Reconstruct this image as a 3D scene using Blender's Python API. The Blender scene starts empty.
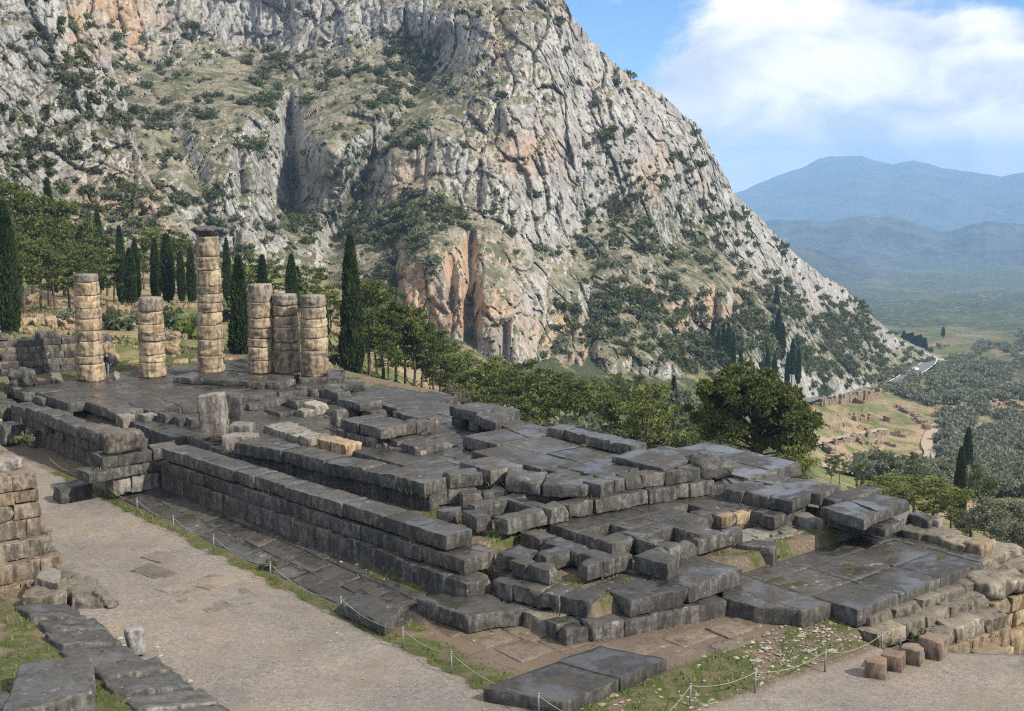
import bpy, math, random
import numpy as np
C = bpy.context.scene.collection
SC = bpy.context.scene
R = math.radians

# ------------------------------------------------------------------ camera
F = 1250.0; CX, CY = 512.0, 355.5; H = 13.7
PT = math.atan((CY - 170.0) / F)
cam_d = bpy.data.cameras.new('camera'); cam = bpy.data.objects.new('camera', cam_d); C.objects.link(cam)
cam.location = (0, 0, H); cam.rotation_euler = (math.pi / 2 - PT, 0, 0)
cam_d.sensor_width = 36; cam_d.lens = F / 1024 * 36; cam_d.clip_end = 60000; cam_d.clip_start = 0.5
SC.camera = cam

# ------------------------------------------------------------------ light
SUN_AZ, SUN_EL = 118.0, 40.0           # azimuth clockwise from the view direction
w = bpy.data.worlds.new('World'); SC.world = w; w.use_nodes = True
nt = w.node_tree; N = nt.nodes; L = nt.links; N.clear()
out = N.new('ShaderNodeOutputWorld'); bg = N.new('ShaderNodeBackground'); L.new(bg.outputs[0], out.inputs[0])
bg.inputs[1].default_value = 0.11
sky = N.new('ShaderNodeTexSky'); sky.sky_type = 'NISHITA'; sky.sun_disc = False
sky.sun_elevation = R(SUN_EL); sky.sun_rotation = R(SUN_AZ); sky.altitude = 500
sky.air_density = 1.0; sky.dust_density = 0.6; sky.ozone_density = 1.6
tc = N.new('ShaderNodeTexCoord')
def wnode(t, **kw):
    n = N.new(t)
    for k, v in kw.items(): setattr(n, k, v)
    return n
def wmath(op, a, b=None, c=None):
    n = N.new('ShaderNodeMath'); n.operation = op
    for i, x in enumerate((a, b, c)):
        if x is None: continue
        if isinstance(x, (int, float)): n.inputs[i].default_value = x
        else: L.new(x, n.inputs[i])
    return n.outputs[0]
# clouds live in direction space; flattened so that they read as layers
cm = wnode('ShaderNodeMapping'); cm.inputs['Scale'].default_value = (1, 1, 1.9)
L.new(tc.outputs['Generated'], cm.inputs[0])
n1 = wnode('ShaderNodeTexNoise'); n1.inputs['Scale'].default_value = 7.5; n1.inputs['Detail'].default_value = 9
n1.inputs['Roughness'].default_value = 0.56; n1.inputs['Distortion'].default_value = 0.25
cm.inputs['Location'].default_value = (0.37, 0.1, 0.22)
L.new(cm.outputs[0], n1.inputs['Vector'])
def lobe(px, py, width, amt):
    """a cloud bank around one compass direction"""
    dx, dy = (px - CX) / F, -(py - CY) / F
    c, s = math.cos(PT), math.sin(PT)
    d = np.array((dx, c + dy * s, -s + dy * c)); d /= np.linalg.norm(d)
    v = N.new('ShaderNodeVectorMath'); v.operation = 'DOT_PRODUCT'
    nm = N.new('ShaderNodeVectorMath'); nm.operation = 'NORMALIZE'
    L.new(tc.outputs['Generated'], nm.inputs[0]); L.new(nm.outputs[0], v.inputs[0]); v.inputs[1].default_value = tuple(d)
    m = N.new('ShaderNodeMapRange'); m.interpolation_type = 'SMOOTHSTEP'
    m.inputs['From Min'].default_value = math.cos(width); m.inputs['From Max'].default_value = 1.0
    m.inputs['To Max'].default_value = amt
    L.new(v.outputs['Value'], m.inputs['Value'])
    return m.outputs[0]
bias = wmath('ADD', lobe(770, 130, .20, .15), lobe(960, 215, .20, .19))
bias = wmath('ADD', bias, lobe(980, 10, .10, -.10)); bias = wmath('ADD', bias, lobe(840, 180, .21, .26))
bias = wmath('ADD', bias, lobe(600, 10, .10, -.16))
bias = wmath('ADD', bias, lobe(930, 70, .06, -.09))
sep = N.new('ShaderNodeSeparateXYZ'); L.new(tc.outputs['Generated'], sep.inputs[0])
hi = N.new('ShaderNodeMapRange'); hi.inputs['From Min'].default_value = .16; hi.inputs['From Max'].default_value = .4; hi.inputs['To Max'].default_value = .24
L.new(sep.outputs['Z'], hi.inputs['Value']); bias = wmath('ADD', bias, hi.outputs[0])     # extra cloud added overhead, out of view, to whiten the ambient light
cl = wmath('ADD', n1.outputs['Fac'], bias)
mr = N.new('ShaderNodeMapRange'); mr.interpolation_type = 'SMOOTHSTEP'
mr.inputs['From Min'].default_value = 0.49; mr.inputs['From Max'].default_value = 0.66
L.new(cl, mr.inputs['Value'])
n2 = wnode('ShaderNodeTexNoise'); n2.inputs['Scale'].default_value = 13; n2.inputs['Detail'].default_value = 8; n2.inputs['Distortion'].default_value = .4
L.new(cm.outputs[0], n2.inputs['Vector'])
cr = N.new('ShaderNodeValToRGB')
cr.color_ramp.elements[0].position = .36; cr.color_ramp.elements[0].color = (4.7, 5.3, 6.5, 1)
cr.color_ramp.elements[1].position = .60; cr.color_ramp.elements[1].color = (7.9, 8.0, 8.2, 1)
L.new(n2.outputs['Fac'], cr.inputs[0])
mx = N.new('ShaderNodeMix'); mx.data_type = 'RGBA'
tint = N.new('ShaderNodeMix'); tint.data_type = 'RGBA'; tint.blend_type = 'MULTIPLY'; tint.inputs['Factor'].default_value = 1
L.new(sky.outputs[0], tint.inputs[6]); tint.inputs[7].default_value = (.54, .77, 1.10, 1)
L.new(mr.outputs[0], mx.inputs['Factor']); L.new(tint.outputs[2], mx.inputs[6]); L.new(cr.outputs[0], mx.inputs[7])
L.new(mx.outputs[2], bg.inputs[0])

sd = bpy.data.lights.new('sun', 'SUN'); so = bpy.data.objects.new('sun', sd); C.objects.link(so)
sd.energy = 4.4; sd.angle = R(0.8); sd.color = (1, .92, .79)
so.rotation_euler = (R(90 - SUN_EL), 0, R(180 - SUN_AZ) + 0.0)
SC.view_settings.view_transform = 'Standard'; SC.view_settings.look = 'None'
SC.view_settings.gamma = 1; SC.view_settings.use_curve_mapping = False
SC.view_settings.exposure = 0.45
SC.render.engine = 'CYCLES'
cy = SC.cycles
cy.use_denoising = False; cy.denoising_prefilter = 'ACCURATE'; cy.filter_width = 1.15
cy.max_bounces = 5; cy.diffuse_bounces = 2; cy.glossy_bounces = 2; cy.transmission_bounces = 2
cy.transparent_max_bounces = 4; cy.volume_bounces = 1; cy.caustics_reflective = False; cy.caustics_refractive = False

# ------------------------------------------------------------------ coordinates
A40 = R(40.0)
U = np.array((-math.sin(A40), math.cos(A40))); V = np.array((math.cos(A40), math.sin(A40)))
def ray(x, y):
    dx = (x - CX) / F; dy = -(y - CY) / F
    c, s = math.cos(PT), math.sin(PT)
    return np.array((dx, c + dy * s, -s + dy * c))
def at(x, y, z):                        # where the sight line through a photo point meets height z
    r = ray(x, y); t = (z - H) / r[2]
    return np.array((r[0] * t, r[1] * t, z))
def atD(x, y, D):                       # ... and where it is D metres away on plan
    r = ray(x, y); t = D / math.hypot(r[0], r[1])
    return np.array((r[0] * t, r[1] * t, H + r[2] * t))
ORG = at(498, 556, 0.0)[:2]
def W(u, v, z=0.0):                     # temple axes (u along, v across) to world
    p = ORG + u * U + v * V
    return np.array((p[0], p[1], z))
def UV(p):
    d = np.array(p[:2]) - ORG
    return float(d @ U), float(d @ V)
def uvp(x, y, z): return UV(at(x, y, z))

# ------------------------------------------------------------------ noise
_rs = np.random.RandomState(7)
_perm = np.concatenate([_rs.permutation(256)] * 3)
_g = _rs.normal(size=(256, 3)); _g /= np.linalg.norm(_g, axis=1)[:, None]
def perlin(p):
    p = np.asarray(p, float); i = np.floor(p).astype(int); f = p - i; i &= 255
    w_ = f * f * f * (f * (f * 6 - 15) + 10)
    r = 0
    for dx in (0, 1):
        for dy in (0, 1):
            for dz in (0, 1):
                h = _perm[_perm[_perm[i[:, 0] + dx] + i[:, 1] + dy] + i[:, 2] + dz]
                g = _g[h]
                d = (g * (f - (dx, dy, dz))).sum(1)
                ww = (w_[:, 0] if dx else 1 - w_[:, 0]) * (w_[:, 1] if dy else 1 - w_[:, 1]) * (w_[:, 2] if dz else 1 - w_[:, 2])
                r = r + ww * d
    return r * 1.5
def fbm(p, oct=4, gain=.5, lac=2.03):
    r = 0; a = 1; p = np.asarray(p, float)
    for k in range(oct):
        r = r + a * perlin(p + 17.3 * k); a *= gain; p = p * lac
    return r
def ridged(p, oct=4, gain=.5, lac=2.1):
    r = 0; a = 1; p = np.asarray(p, float)
    for k in range(oct):
        r = r + a * (1 - 2 * np.abs(perlin(p + 31.7 * k))); a *= gain; p = p * lac
    return r

def cells(p, seed=0):
    """cellular noise: a random value per cell and the distance to the cell's border"""
    p = np.asarray(p, float); i0 = np.floor(p).astype(int); n = len(p)
    f1 = np.full(n, 9.0); f2 = np.full(n, 9.0); val = np.zeros(n)
    for dx in (-1, 0, 1):
        for dy in (-1, 0, 1):
            for dz in (-1, 0, 1):
                c = i0 + (dx, dy, dz); k = c & 255
                h = _perm[_perm[_perm[k[:, 0]] + k[:, 1]] + ((k[:, 2] + seed) & 255)]
                d = np.sqrt(((c + .5 + _g[h] * .42 - p) ** 2).sum(1))
                near = d < f1; f2 = np.where(near, f1, np.minimum(f2, d)); val = np.where(near, _perm[h + 77] / 255.0, val); f1 = np.minimum(f1, d)
    return val, f2 - f1

def tps(P, z, lam=1e-3):                # thin-plate spline
    P = np.asarray(P, float); z = np.asarray(z, float); n = len(P)
    def K(a, b):
        d2 = ((a[:, None, :] - b[None]) ** 2).sum(2)
        return np.where(d2 > 1e-12, .5 * d2 * np.log(np.maximum(d2, 1e-12)), 0)
    A = np.zeros((n + 3, n + 3)); A[:n, :n] = K(P, P) + lam * np.eye(n)
    A[:n, n] = 1; A[:n, n + 1:] = P; A[n, :n] = 1; A[n + 1:, :n] = P.T
    c = np.linalg.solve(A, np.concatenate([z, np.zeros(3)]))
    def f(Q):
        Q = np.asarray(Q, float); o = np.empty(len(Q))
        for s in range(0, len(Q), 40000):
            q = Q[s:s + 40000]; o[s:s + 40000] = K(q, P) @ c[:n] + c[n] + q @ c[n + 1:]
        return o
    return f

# ------------------------------------------------------------------ object helpers
def tag(o, label=None, cat=None, group=None, kind=None):
    if label: o['label'] = label
    if cat: o['category'] = cat
    if group: o['group'] = group
    if kind: o['kind'] = kind
    return o
def mesh(name, verts, faces, mat=None, smooth=True):
    m = bpy.data.meshes.new(name)
    verts = np.asarray(verts, np.float32)
    if isinstance(faces, np.ndarray):
        nf, k = faces.shape
        m.vertices.add(len(verts)); m.vertices.foreach_set('co', verts.ravel())
        m.loops.add(nf * k); m.loops.foreach_set('vertex_index', faces.astype(np.int32).ravel())
        m.polygons.add(nf); m.polygons.foreach_set('loop_start', np.arange(0, nf * k, k, dtype=np.int32))
        m.polygons.foreach_set('loop_total', np.full(nf, k, np.int32))
        m.update(calc_edges=True)
    else:
        m.from_pydata(verts.tolist(), [], faces); m.update()
    m.polygons.foreach_set('use_smooth', np.full(len(m.polygons), smooth))
    if mat: m.materials.append(mat)
    return m
def obj(name, me, parent=None, loc=None):
    o = bpy.data.objects.new(name, me); C.objects.link(o)
    if loc is not None: o.location = loc
    if parent: o.parent = parent
    return o
def empty(name, loc, label, cat, group=None):
    o = bpy.data.objects.new(name, None); C.objects.link(o); o.location = tuple(loc); o.empty_display_size = .3
    return tag(o, label, cat, group, 'thing')
def attr(me, name, vals):
    a = me.attributes.new(name, 'FLOAT', 'POINT'); a.data.foreach_set('value', np.asarray(vals, np.float32))
def grid_faces(nr, nc):
    i = np.arange(nr * nc).reshape(nr, nc)
    return np.stack([i[:-1, :-1], i[:-1, 1:], i[1:, 1:], i[1:, :-1]], -1).reshape(-1, 4)

# ------------------------------------------------------------------ material helper
class MT:
    def __init__(s, name, rough=.8, spec=.3):
        s.m = bpy.data.materials.new(name); s.m.use_nodes = True
        s.t = s.m.node_tree; s.N = s.t.nodes; s.L = s.t.links
        s.b = s.N['Principled BSDF']; s.b.inputs['Roughness'].default_value = rough
        s.b.inputs['Specular IOR Level'].default_value = spec
        s.geo = s.N.new('ShaderNodeNewGeometry')
    def put(s, i, x):
        if isinstance(x, (int, float)): i.default_value = x
        elif isinstance(x, tuple): i.default_value = x if len(x) == len(i.default_value) else (*x, 1)
        else: s.L.new(x, i)
    def pos(s, scale=(1, 1, 1), rot=0.0, co=None):
        if co is None: co = s.geo.outputs['Position']
        if co == 'obj': co = s.N.new('ShaderNodeTexCoord').outputs['Object']
        n = s.N.new('ShaderNodeMapping'); n.inputs['Scale'].default_value = scale; n.inputs['Rotation'].default_value = (0, 0, rot)
        s.L.new(co, n.inputs[0]); return n.outputs[0]
    def noise(s, scale, detail=5, rough=.6, vec=None, dist=0):
        n = s.N.new('ShaderNodeTexNoise'); n.inputs['Scale'].default_value = scale; n.inputs['Detail'].default_value = detail
        n.inputs['Roughness'].default_value = rough; n.inputs['Distortion'].default_value = dist
        s.L.new(vec if vec is not None else s.geo.outputs['Position'], n.inputs['Vector']); return n.outputs['Fac']
    def voro(s, scale, vec=None, feat='F1', out='Distance'):
        n = s.N.new('ShaderNodeTexVoronoi'); n.inputs['Scale'].default_value = scale; n.feature = feat
        s.L.new(vec if vec is not None else s.geo.outputs['Position'], n.inputs['Vector']); return n.outputs[out]
    def ramp(s, f, *stops):
        n = s.N.new('ShaderNodeValToRGB'); e = n.color_ramp.elements
        while len(e) < len(stops): e.new(.5)
        for q, (p, c) in zip(e, stops):
            q.position = p; q.color = (c, c, c, 1) if isinstance(c, (int, float)) else (*c, 1)
        s.L.new(f, n.inputs[0]); return n.outputs[0]
    def step(s, f, a, b, lo=0.0, hi=1.0):
        n = s.N.new('ShaderNodeMapRange'); n.interpolation_type = 'SMOOTHSTEP'
        for k, x in zip(('From Min', 'From Max', 'To Min', 'To Max'), (a, b, lo, hi)): n.inputs[k].default_value = x
        s.L.new(f, n.inputs['Value']); return n.outputs[0]
    def math(s, op, a, b=0.0):
        n = s.N.new('ShaderNodeMath'); n.operation = op; s.put(n.inputs[0], a); s.put(n.inputs[1], b); return n.outputs[0]
    def mix(s, f, a, b, mode='MIX'):
        n = s.N.new('ShaderNodeMix'); n.data_type = 'RGBA'; n.blend_type = mode
        s.put(n.inputs['Factor'], f); s.put(n.inputs[6], a); s.put(n.inputs[7], b); return n.outputs[2]
    def att(s, name):
        n = s.N.new('ShaderNodeAttribute'); n.attribute_name = name; return n.outputs['Fac']
    def rnd(s): return s.N.new('ShaderNodeObjectInfo').outputs['Random']
    def nz(s, true=False):
        n = s.N.new('ShaderNodeSeparateXYZ'); s.L.new(s.geo.outputs['True Normal' if true else 'Normal'], n.inputs[0]); return n.outputs['Z']
    def bump(s, f, dist, strength=1.0):
        n = s.N.new('ShaderNodeBump'); n.inputs['Distance'].default_value = dist; n.inputs['Strength'].default_value = strength
        s.L.new(f, n.inputs['Height'])
        if s.b.inputs['Normal'].is_linked: s.L.new(s.b.inputs['Normal'].links[0].from_socket, n.inputs['Normal'])
        s.L.new(n.outputs[0], s.b.inputs['Normal'])
    def col(s, c): s.put(s.b.inputs['Base Color'], c); return s
    def rough(s, r): s.put(s.b.inputs['Roughness'], r); return s
# ================================================================== TERRAIN
# --- ground height as a smooth surface over (bearing, log distance), from points read off the photo with a distance each
_GP = [  # px, py, D
    (-80, 330, 105), (0, 335, 108), (100, 330, 112), (200, 330, 118), (300, 345, 112), (-80, 300, 150), (50, 300, 150), (180, 298, 160), (300, 310, 150),
    (-80, 255, 230), (60, 250, 240), (180, 255, 250), (300, 285, 260),
    (400, 398, 98), (340, 372, 108), (370, 372, 122), (440, 405, 112), (480, 475, 98), (400, 372, 165), (450, 388, 180), (520, 485, 102), (600, 510, 98), (560, 425, 170), (640, 420, 190), (680, 520, 95), (480, 430, 130),
    (500, 380, 290), (600, 380, 330), (700, 380, 380), (760, 382, 430),
    (700, 480, 95), (780, 500, 92), (860, 525, 86), (950, 560, 78), (1100, 600, 80),
    (720, 430, 210), (820, 470, 390), (880, 445, 460), (900, 415, 520), (840, 405, 520), (930, 505, 300), (960, 520, 180), (1010, 545, 120),
    (1000, 480, 300), (1090, 500, 300), (1000, 410, 560), (1100, 420, 560), (930, 362, 850), (1000, 355, 1000), (1100, 360, 1000),
    (930, 318, 2000), (1024, 325, 1800), (1150, 325, 1800), (900, 290, 3600), (1024, 298, 3200), (1200, 300, 3200), (800, 290, 3600),
    (500, 300, 900), (300, 260, 900), (100, 240, 900), (500, 290, 3600), (100, 250, 3600), (-80, 235, 600),
]
_pts = [atD(*g) for g in _GP] + [W(*q) for q in ((52, -12, 0), (52, -4, 0), (52, 3, 0), (51, 9, 0), (59, -12, 2.6), (59, -3, 2.3), (58, 5, 1.0), (50, 14, -.3), (47, -20, 1.0))]
_q = [(math.atan2(p[0], p[1]) * 1.6, math.log(math.hypot(p[0], p[1]))) for p in _pts]
_zz = [p[2] for p in _pts]
_hf = tps(_q, _zz, 2e-3)
def gz(X, Y):
    if np.ndim(X) == 0: return gz(np.array([X]), np.array([Y]))[0]
    X = np.asarray(X, float); Y = np.asarray(Y, float)
    D = np.hypot(X, Y); z = _hf(np.stack([np.arctan2(X, Y) * 1.6, np.log(np.maximum(D, 20))], 1))
    amp = np.clip((D - 90) / 300, 0, 1)
    P = np.stack([X, Y, 0 * X], 1)
    z = z + amp * (fbm(P / 60, 4) * 4.0 + fbm(P / 14, 3) * .9) + np.clip((D - 900) / 1500, 0, 1) * ridged(P / 420, 4) * 16
    return z
def ghit(x, y, d0=60, d1=6000):
    """plan distance where the sight line through a photo point reaches the ground"""
    r = ray(x, y); r = r / math.hypot(r[0], r[1])
    D = np.geomspace(d0, d1, 700); z = H + r[2] * D
    g = gz(r[0] * D, r[1] * D); k = np.nonzero(z < g)[0]
    k = k[0] if len(k) else len(D) - 1
    return np.array((r[0] * D[k], r[1] * D[k], g[k]))

naz, nd = 560, 600
az = np.linspace(R(-62), R(62), naz); dd = np.geomspace(22, 11000, nd)
AZ, DD = np.meshgrid(az, dd)
gX, gY = (np.sin(AZ) * DD).ravel(), (np.cos(AZ) * DD).ravel()
gZ = gz(gX, gY)
# under the excavated terrace the sheet stays below the local ground
guu = (gX - ORG[0]) * U[0] + (gY - ORG[1]) * U[1]; gvv = (gX - ORG[0]) * V[0] + (gY - ORG[1]) * V[1]
def sst(x, a, b):
    t = np.clip((x - a) / (b - a), 0, 1); return t * t * (3 - 2 * t)
inside = sst(guu, -24, -20) * (1 - sst(guu, 49, 53)) * sst(gvv, -40, -36) * (1 - sst(gvv, 20, 23))
near_ = 1 - sst(np.hypot(gX, gY), 62, 74); gZ = gZ * (1 - near_) + np.minimum(gZ, -7) * near_
gZ = gZ * (1 - inside) + np.minimum(gZ, -7) * inside

# --- materials
def mat_ground():
    m = MT('hillside_ground', .95, .1)
    p = m.geo.outputs['Position']
    a = m.noise(.03, 6); b = m.noise(.35, 5); c = m.noise(1.7, 5)
    dry = m.mix(m.step(b, .35, .65), (.25, .17, .10), (.36, .29, .19))
    grs = m.mix(m.step(c, .35, .65), (.10, .13, .04), (.17, .18, .07))
    g = m.step(m.math('ADD', m.math('MULTIPLY', a, .6), m.math('MULTIPLY', b, .5)), .50, .60)
    col = m.mix(g, dry, grs)
    sc = m.mix(m.step(c, .4, .6), (.030, .042, .022), (.07, .08, .045))
    dk = m.step(m.att('far'), 0, 1); dry = m.mix(dk, dry, (.16, .15, .09)); grs = m.mix(dk, grs, (.075, .085, .04)); col = m.mix(g, dry, grs)
    col = m.mix(m.math('MULTIPLY', m.att('scrub'), m.step(m.noise(.11, 6), .38, .52)), col, sc)
    col = m.mix(m.att('bare'), col, m.mix(m.step(c, .35, .65), (.27, .175, .11), (.40, .30, .21)))
    col = m.mix(m.math('MULTIPLY', m.att('lawn'), m.step(b, .3, .5)), col, m.mix(c, (.06, .095, .02), (.15, .175, .055)))
    col = m.mix(1.0, col, m.ramp(m.noise(.9, 6, .7), (.36, .62), (.62, 1.12)), 'MULTIPLY')
    m.col(col); m.bump(c, .5, .6); return m.m
def gauss(x, y, cx, cy, sx, sy): return np.exp(-((x - cx) / sx) ** 2 - ((y - cy) / sy) ** 2)
def pix(X, Y, Z):
    c, s = math.cos(PT), math.sin(PT); dz = Z - H
    d = np.maximum(Y * c - dz * s, 1); up = Y * s + dz * c
    return CX + F * X / d, CY - F * up / d
gm = mesh('terrain', np.stack([gX, gY, gZ], 1), grid_faces(nd, naz)[:, ::-1], mat_ground())
D_ = np.hypot(gX, gY); A_ = np.degrees(np.arctan2(gX, gY))
def spot(px, py, su, sd_, D=None):
    """a soft-edged patch of ground round a point, su metres across, sd_ metres deep"""
    c = ghit(px, py) if D is None else atD(px, py, D)
    t = np.array((c[0], c[1])) / math.hypot(c[0], c[1])
    dx, dy = gX - c[0], gY - c[1]
    f = dx * t[0] + dy * t[1]; s = dx * t[1] - dy * t[0]
    return np.exp(-(s / su) ** 4 - (f / sd_) ** 4)
scrub = np.clip(sst(D_, 420, 900) * .7 + sst(D_, 1000, 2000) * .8, 0, 1)
nn = fbm(np.stack([gX, gY, 0 * gX], 1) / 300 + 5, 4); scrub = np.clip(scrub * (1 + 1.2 * nn) , 0, 1)
px_, py_ = pix(gX, gY, gZ)
scrub = np.maximum(scrub, .95 * sst(px_, 420, 450) * (1 - sst(px_, 800, 830)) * sst(D_, 100, 112) * (1 - sst(D_, 400, 500)))
site = spot(868, 440, 46, 80)
scrub = scrub * (1 - site)
bare = np.clip(site * .72 * sst(fbm(np.stack([gX, gY, 0 * gX], 1) / 9 + 3, 3), -.35, .1) + spot(20, 318, 14, 24) * .9 + spot(420, 392, 9, 9) * .85 + spot(925, 460, 7, 40) * .9 + spot(890, 370, 30, 60) * .5 + spot(120, 330, 16, 12) * .6, 0, 1)
lawn = np.clip(site * 1.0 * sst(fbm(np.stack([gX, gY, 0 * gX], 1) / 12 + 9, 3), -.05, .2) + spot(440, 404, 10, 7) + spot(170, 325, 30, 20) * .45 + spot(350, 375, 10, 10) + spot(180, 350, 40, 8) * .5, 0, 1)
attr(gm, 'scrub', scrub); attr(gm, 'bare', bare); attr(gm, 'far', sst(D_, 900, 1500)); attr(gm, 'lawn', lawn)
tag(obj('ground', gm), kind='structure')

# --- the limestone massif
def mat_rock():
    m = MT('limestone_cliff', .92, .15)
    p = m.geo.outputs['Position']; nz = m.nz()
    vs = m.pos((1, .5, .22))
    s1 = m.noise(.16, 8, .68, vs); s2 = m.noise(.55, 6, .65, vs); s3 = m.noise(.035, 4)
    vor = m.voro(.30, m.pos((1, 1, .35)), 'DISTANCE_TO_EDGE')
    rock = m.ramp(s1, (.28, (.20, .195, .185)), (.42, (.31, .30, .285)), (.56, (.43, .415, .39)), (.75, (.54, .52, .48)))
    rock = m.mix(m.step(s2, .30, .50, .75, 0), rock, (.17, .165, .165))
    rock = m.mix(m.step(vor, .0, .10, .55, 0), rock, (.09, .08, .075))
    och = m.ramp(s2, (.3, (.26, .165, .10)), (.5, (.41, .285, .185)), (.7, (.51, .41, .31)))
    oc = m.math('ADD', m.math('MULTIPLY', m.att('ochre'), 1.25), m.math('MULTIPLY', m.step(m.noise(.028, 5), .54, .70), .42))
    rock = m.mix(m.math('MINIMUM', m.math('MULTIPLY', oc, m.step(m.noise(.10, 6, .7, vs), .33, .52)), 1.0), rock, och)
    v1 = m.noise(.14, 7, .68); v2 = m.noise(.9, 5)
    soil = m.mix(m.step(v2, .35, .65), (.19, .165, .115), (.34, .305, .235))
    scr = m.mix(v2, (.075, .082, .044), (.15, .148, .09))
    soil = m.mix(m.step(v1, .45, .58), soil, scr)
    flat = m.math('ADD', m.step(nz, .52, .80), m.math('MULTIPLY', m.att('veg'), .55))
    flat = m.math('ADD', flat, m.math('MULTIPLY', m.math('SUBTRACT', m.noise(.22, 6), .5), 1.6))
    col = m.mix(m.step(flat, .52, .72), rock, soil)
    shr = m.mix(v2, (.03, .04, .015), (.085, .09, .04))
    sh = m.math('MULTIPLY', m.att('veg'), m.step(m.noise(.30, 5, .6), .46, .56))
    col = m.mix(m.math('MULTIPLY', sh, .9), col, shr)
    m.col(col); m.bump(s2, 2.2, .8); m.bump(m.noise(1.4, 5), .7, .8); return m.m
ROCK = mat_rock()

def cliff_detail(P, amp, steep):
    """radial relief: buttresses, then rock broken into upright blocks with sharp faces and cracks"""
    wp = P + np.stack([fbm(P / 16 + 3, 2), fbm(P / 16 + 40, 2), fbm(P / 16 + 80, 2)], 1) * 1.8
    A = wp * (1, .38, 1)                       # fractures run mostly along one bearing, so faces part into upright ribs
    big = ridged(P * (1, .6, .30) / 44 + 4.1, 3, .55)
    flu = ridged(A * (1, 1, .16) / 9 + 9.7, 2, .5)
    v1, e1 = cells(A * (1, 1, .36) / 8.5, 3); v2, e2 = cells(A * (1, 1, .50) / 3.8, 11); v3, e3 = cells(A * (1, 1, .8) / 1.8, 29)
    blocks = 4.6 * (v1 - .5) + 2.6 * (v2 - .5) + 1.1 * (v3 - .5) - 1.8 * np.exp(-(e1 / .06) ** 2) - .8 * np.exp(-(e2 / .08) ** 2)
    led = perlin(P * (.2, .2, 1) / 10 + 77)
    bl2 = fbm(P / 2.2 + 12, 3, .6)
    return amp * (steep * (5.0 * big + 2.0 * flu + blocks + 2.2 * led + .7 * bl2) + (1 - steep) * (2.2 * fbm(P / 30, 4) + .35 * blocks + .5 * bl2))

# skyline of the massif: px -> py (outside the picture it keeps rising)
_sk = np.array([(-200, -230), (100, -220), (300, -190), (420, -130), (500, -70), (545, -28), (562, 0), (575, 27), (598, 50), (620, 73), (645, 88), (662, 97), (685, 118), (700, 131), (714, 155), (724, 176), (736, 197), (758, 217), (778, 238),
                (800, 259), (822, 276), (842, 288), (858, 303), (872, 318), (895, 338), (912, 348), (935, 358), (960, 366), (1000, 376)], float)
_MD = [  # px, py, D
    (60, 300, 330), (140, 250, 335), (200, 255, 345), (250, 260, 352), (310, 265, 372), (290, 190, 428), (288, 120, 462), (240, 180, 385), (200, 150, 400), (330, 150, 400), (345, 200, 402),
    (120, 130, 420), (180, 120, 430), (250, 110, 440), (360, 100, 452), (150, 55, 520), (250, 58, 535), (340, 52, 520), (420, 60, 512), (130, 15, 530), (250, 10, 545), (350, 10, 535), (440, 15, 508),
    (300, -80, 580), (120, -100, 570), (100, -220, 680), (400, -120, 640), (490, -60, 600),
    (470, 60, 470), (430, 120, 430), (400, 180, 405), (375, 240, 385), (350, 300, 350), (365, 180, 408), (440, 210, 385), (470, 215, 392), (430, 250, 345), (440, 300, 338), (460, 350, 330),
    (510, 200, 405), (520, 300, 350), (510, 370, 325), (600, 375, 350), (560, 330, 360), (600, 290, 400), (560, 240, 420), (550, 150, 440), (540, 60, 470), (560, 10, 500), (600, 60, 520),
    (620, 140, 485), (660, 130, 530), (650, 200, 480), (620, 210, 465), (640, 250, 440), (700, 170, 550), (730, 210, 570), (680, 240, 500),
    (700, 280, 455), (720, 300, 448), (700, 330, 425), (660, 310, 410), (650, 350, 375), (720, 370, 400), (760, 250, 590), (760, 300, 510), (790, 270, 620), (800, 320, 560), (800, 262, 640), (800, 360, 510),
    (780, 380, 455), (830, 300, 680), (850, 340, 640), (850, 385, 560), (870, 325, 740), (900, 350, 790), (900, 375, 700), (950, 372, 860), (1000, 390, 880), (840, 410, 530), (700, 425, 390), (800, 425, 470), (900, 425, 600), (1000, 430, 760), (600, 405, 365), (500, 405, 335), (300, 340, 350), (780, 400, 470),
]
_md = np.array(_MD, float)
_mf = tps(_md[:, :2] / 100, np.log(_md[:, 2]), 1e-3)
def gaussp(px, py, *L_): return np.clip(sum(a * gauss(px, py, x, y, sx, sy) for x, y, sx, sy, a in L_), 0, 1)
VEG = ((420, 60, 40, 22, 1), (385, 120, 32, 30, 1), (350, 190, 22, 45, 1), (270, 100, 24, 30, .8), (250, 170, 34, 40, .8), (300, 215, 45, 22, .9), (420, 225, 40, 22, .9), (445, 205, 30, 16, .9), (500, 200, 14, 6, .9), (390, 262, 24, 22, .9),
       (640, 210, 60, 30, .75), (690, 240, 50, 40, .8), (590, 300, 30, 40, .5), (650, 290, 30, 30, .7), (770, 300, 30, 25, .9), (800, 330, 50, 25, .8), (650, 350, 60, 25, .9), (760, 350, 70, 35, .7), (850, 360, 50, 30, .8), (860, 325, 40, 20, .6),
       (150, 110, 60, 30, .45), (200, 80, 80, 20, .35), (330, 70, 60, 16, .5), (610, 140, 10, 14, .6), (480, 105, 10, 10, .6), (190, 215, 40, 30, .6), (560, 95, 10, 20, .4))
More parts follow.
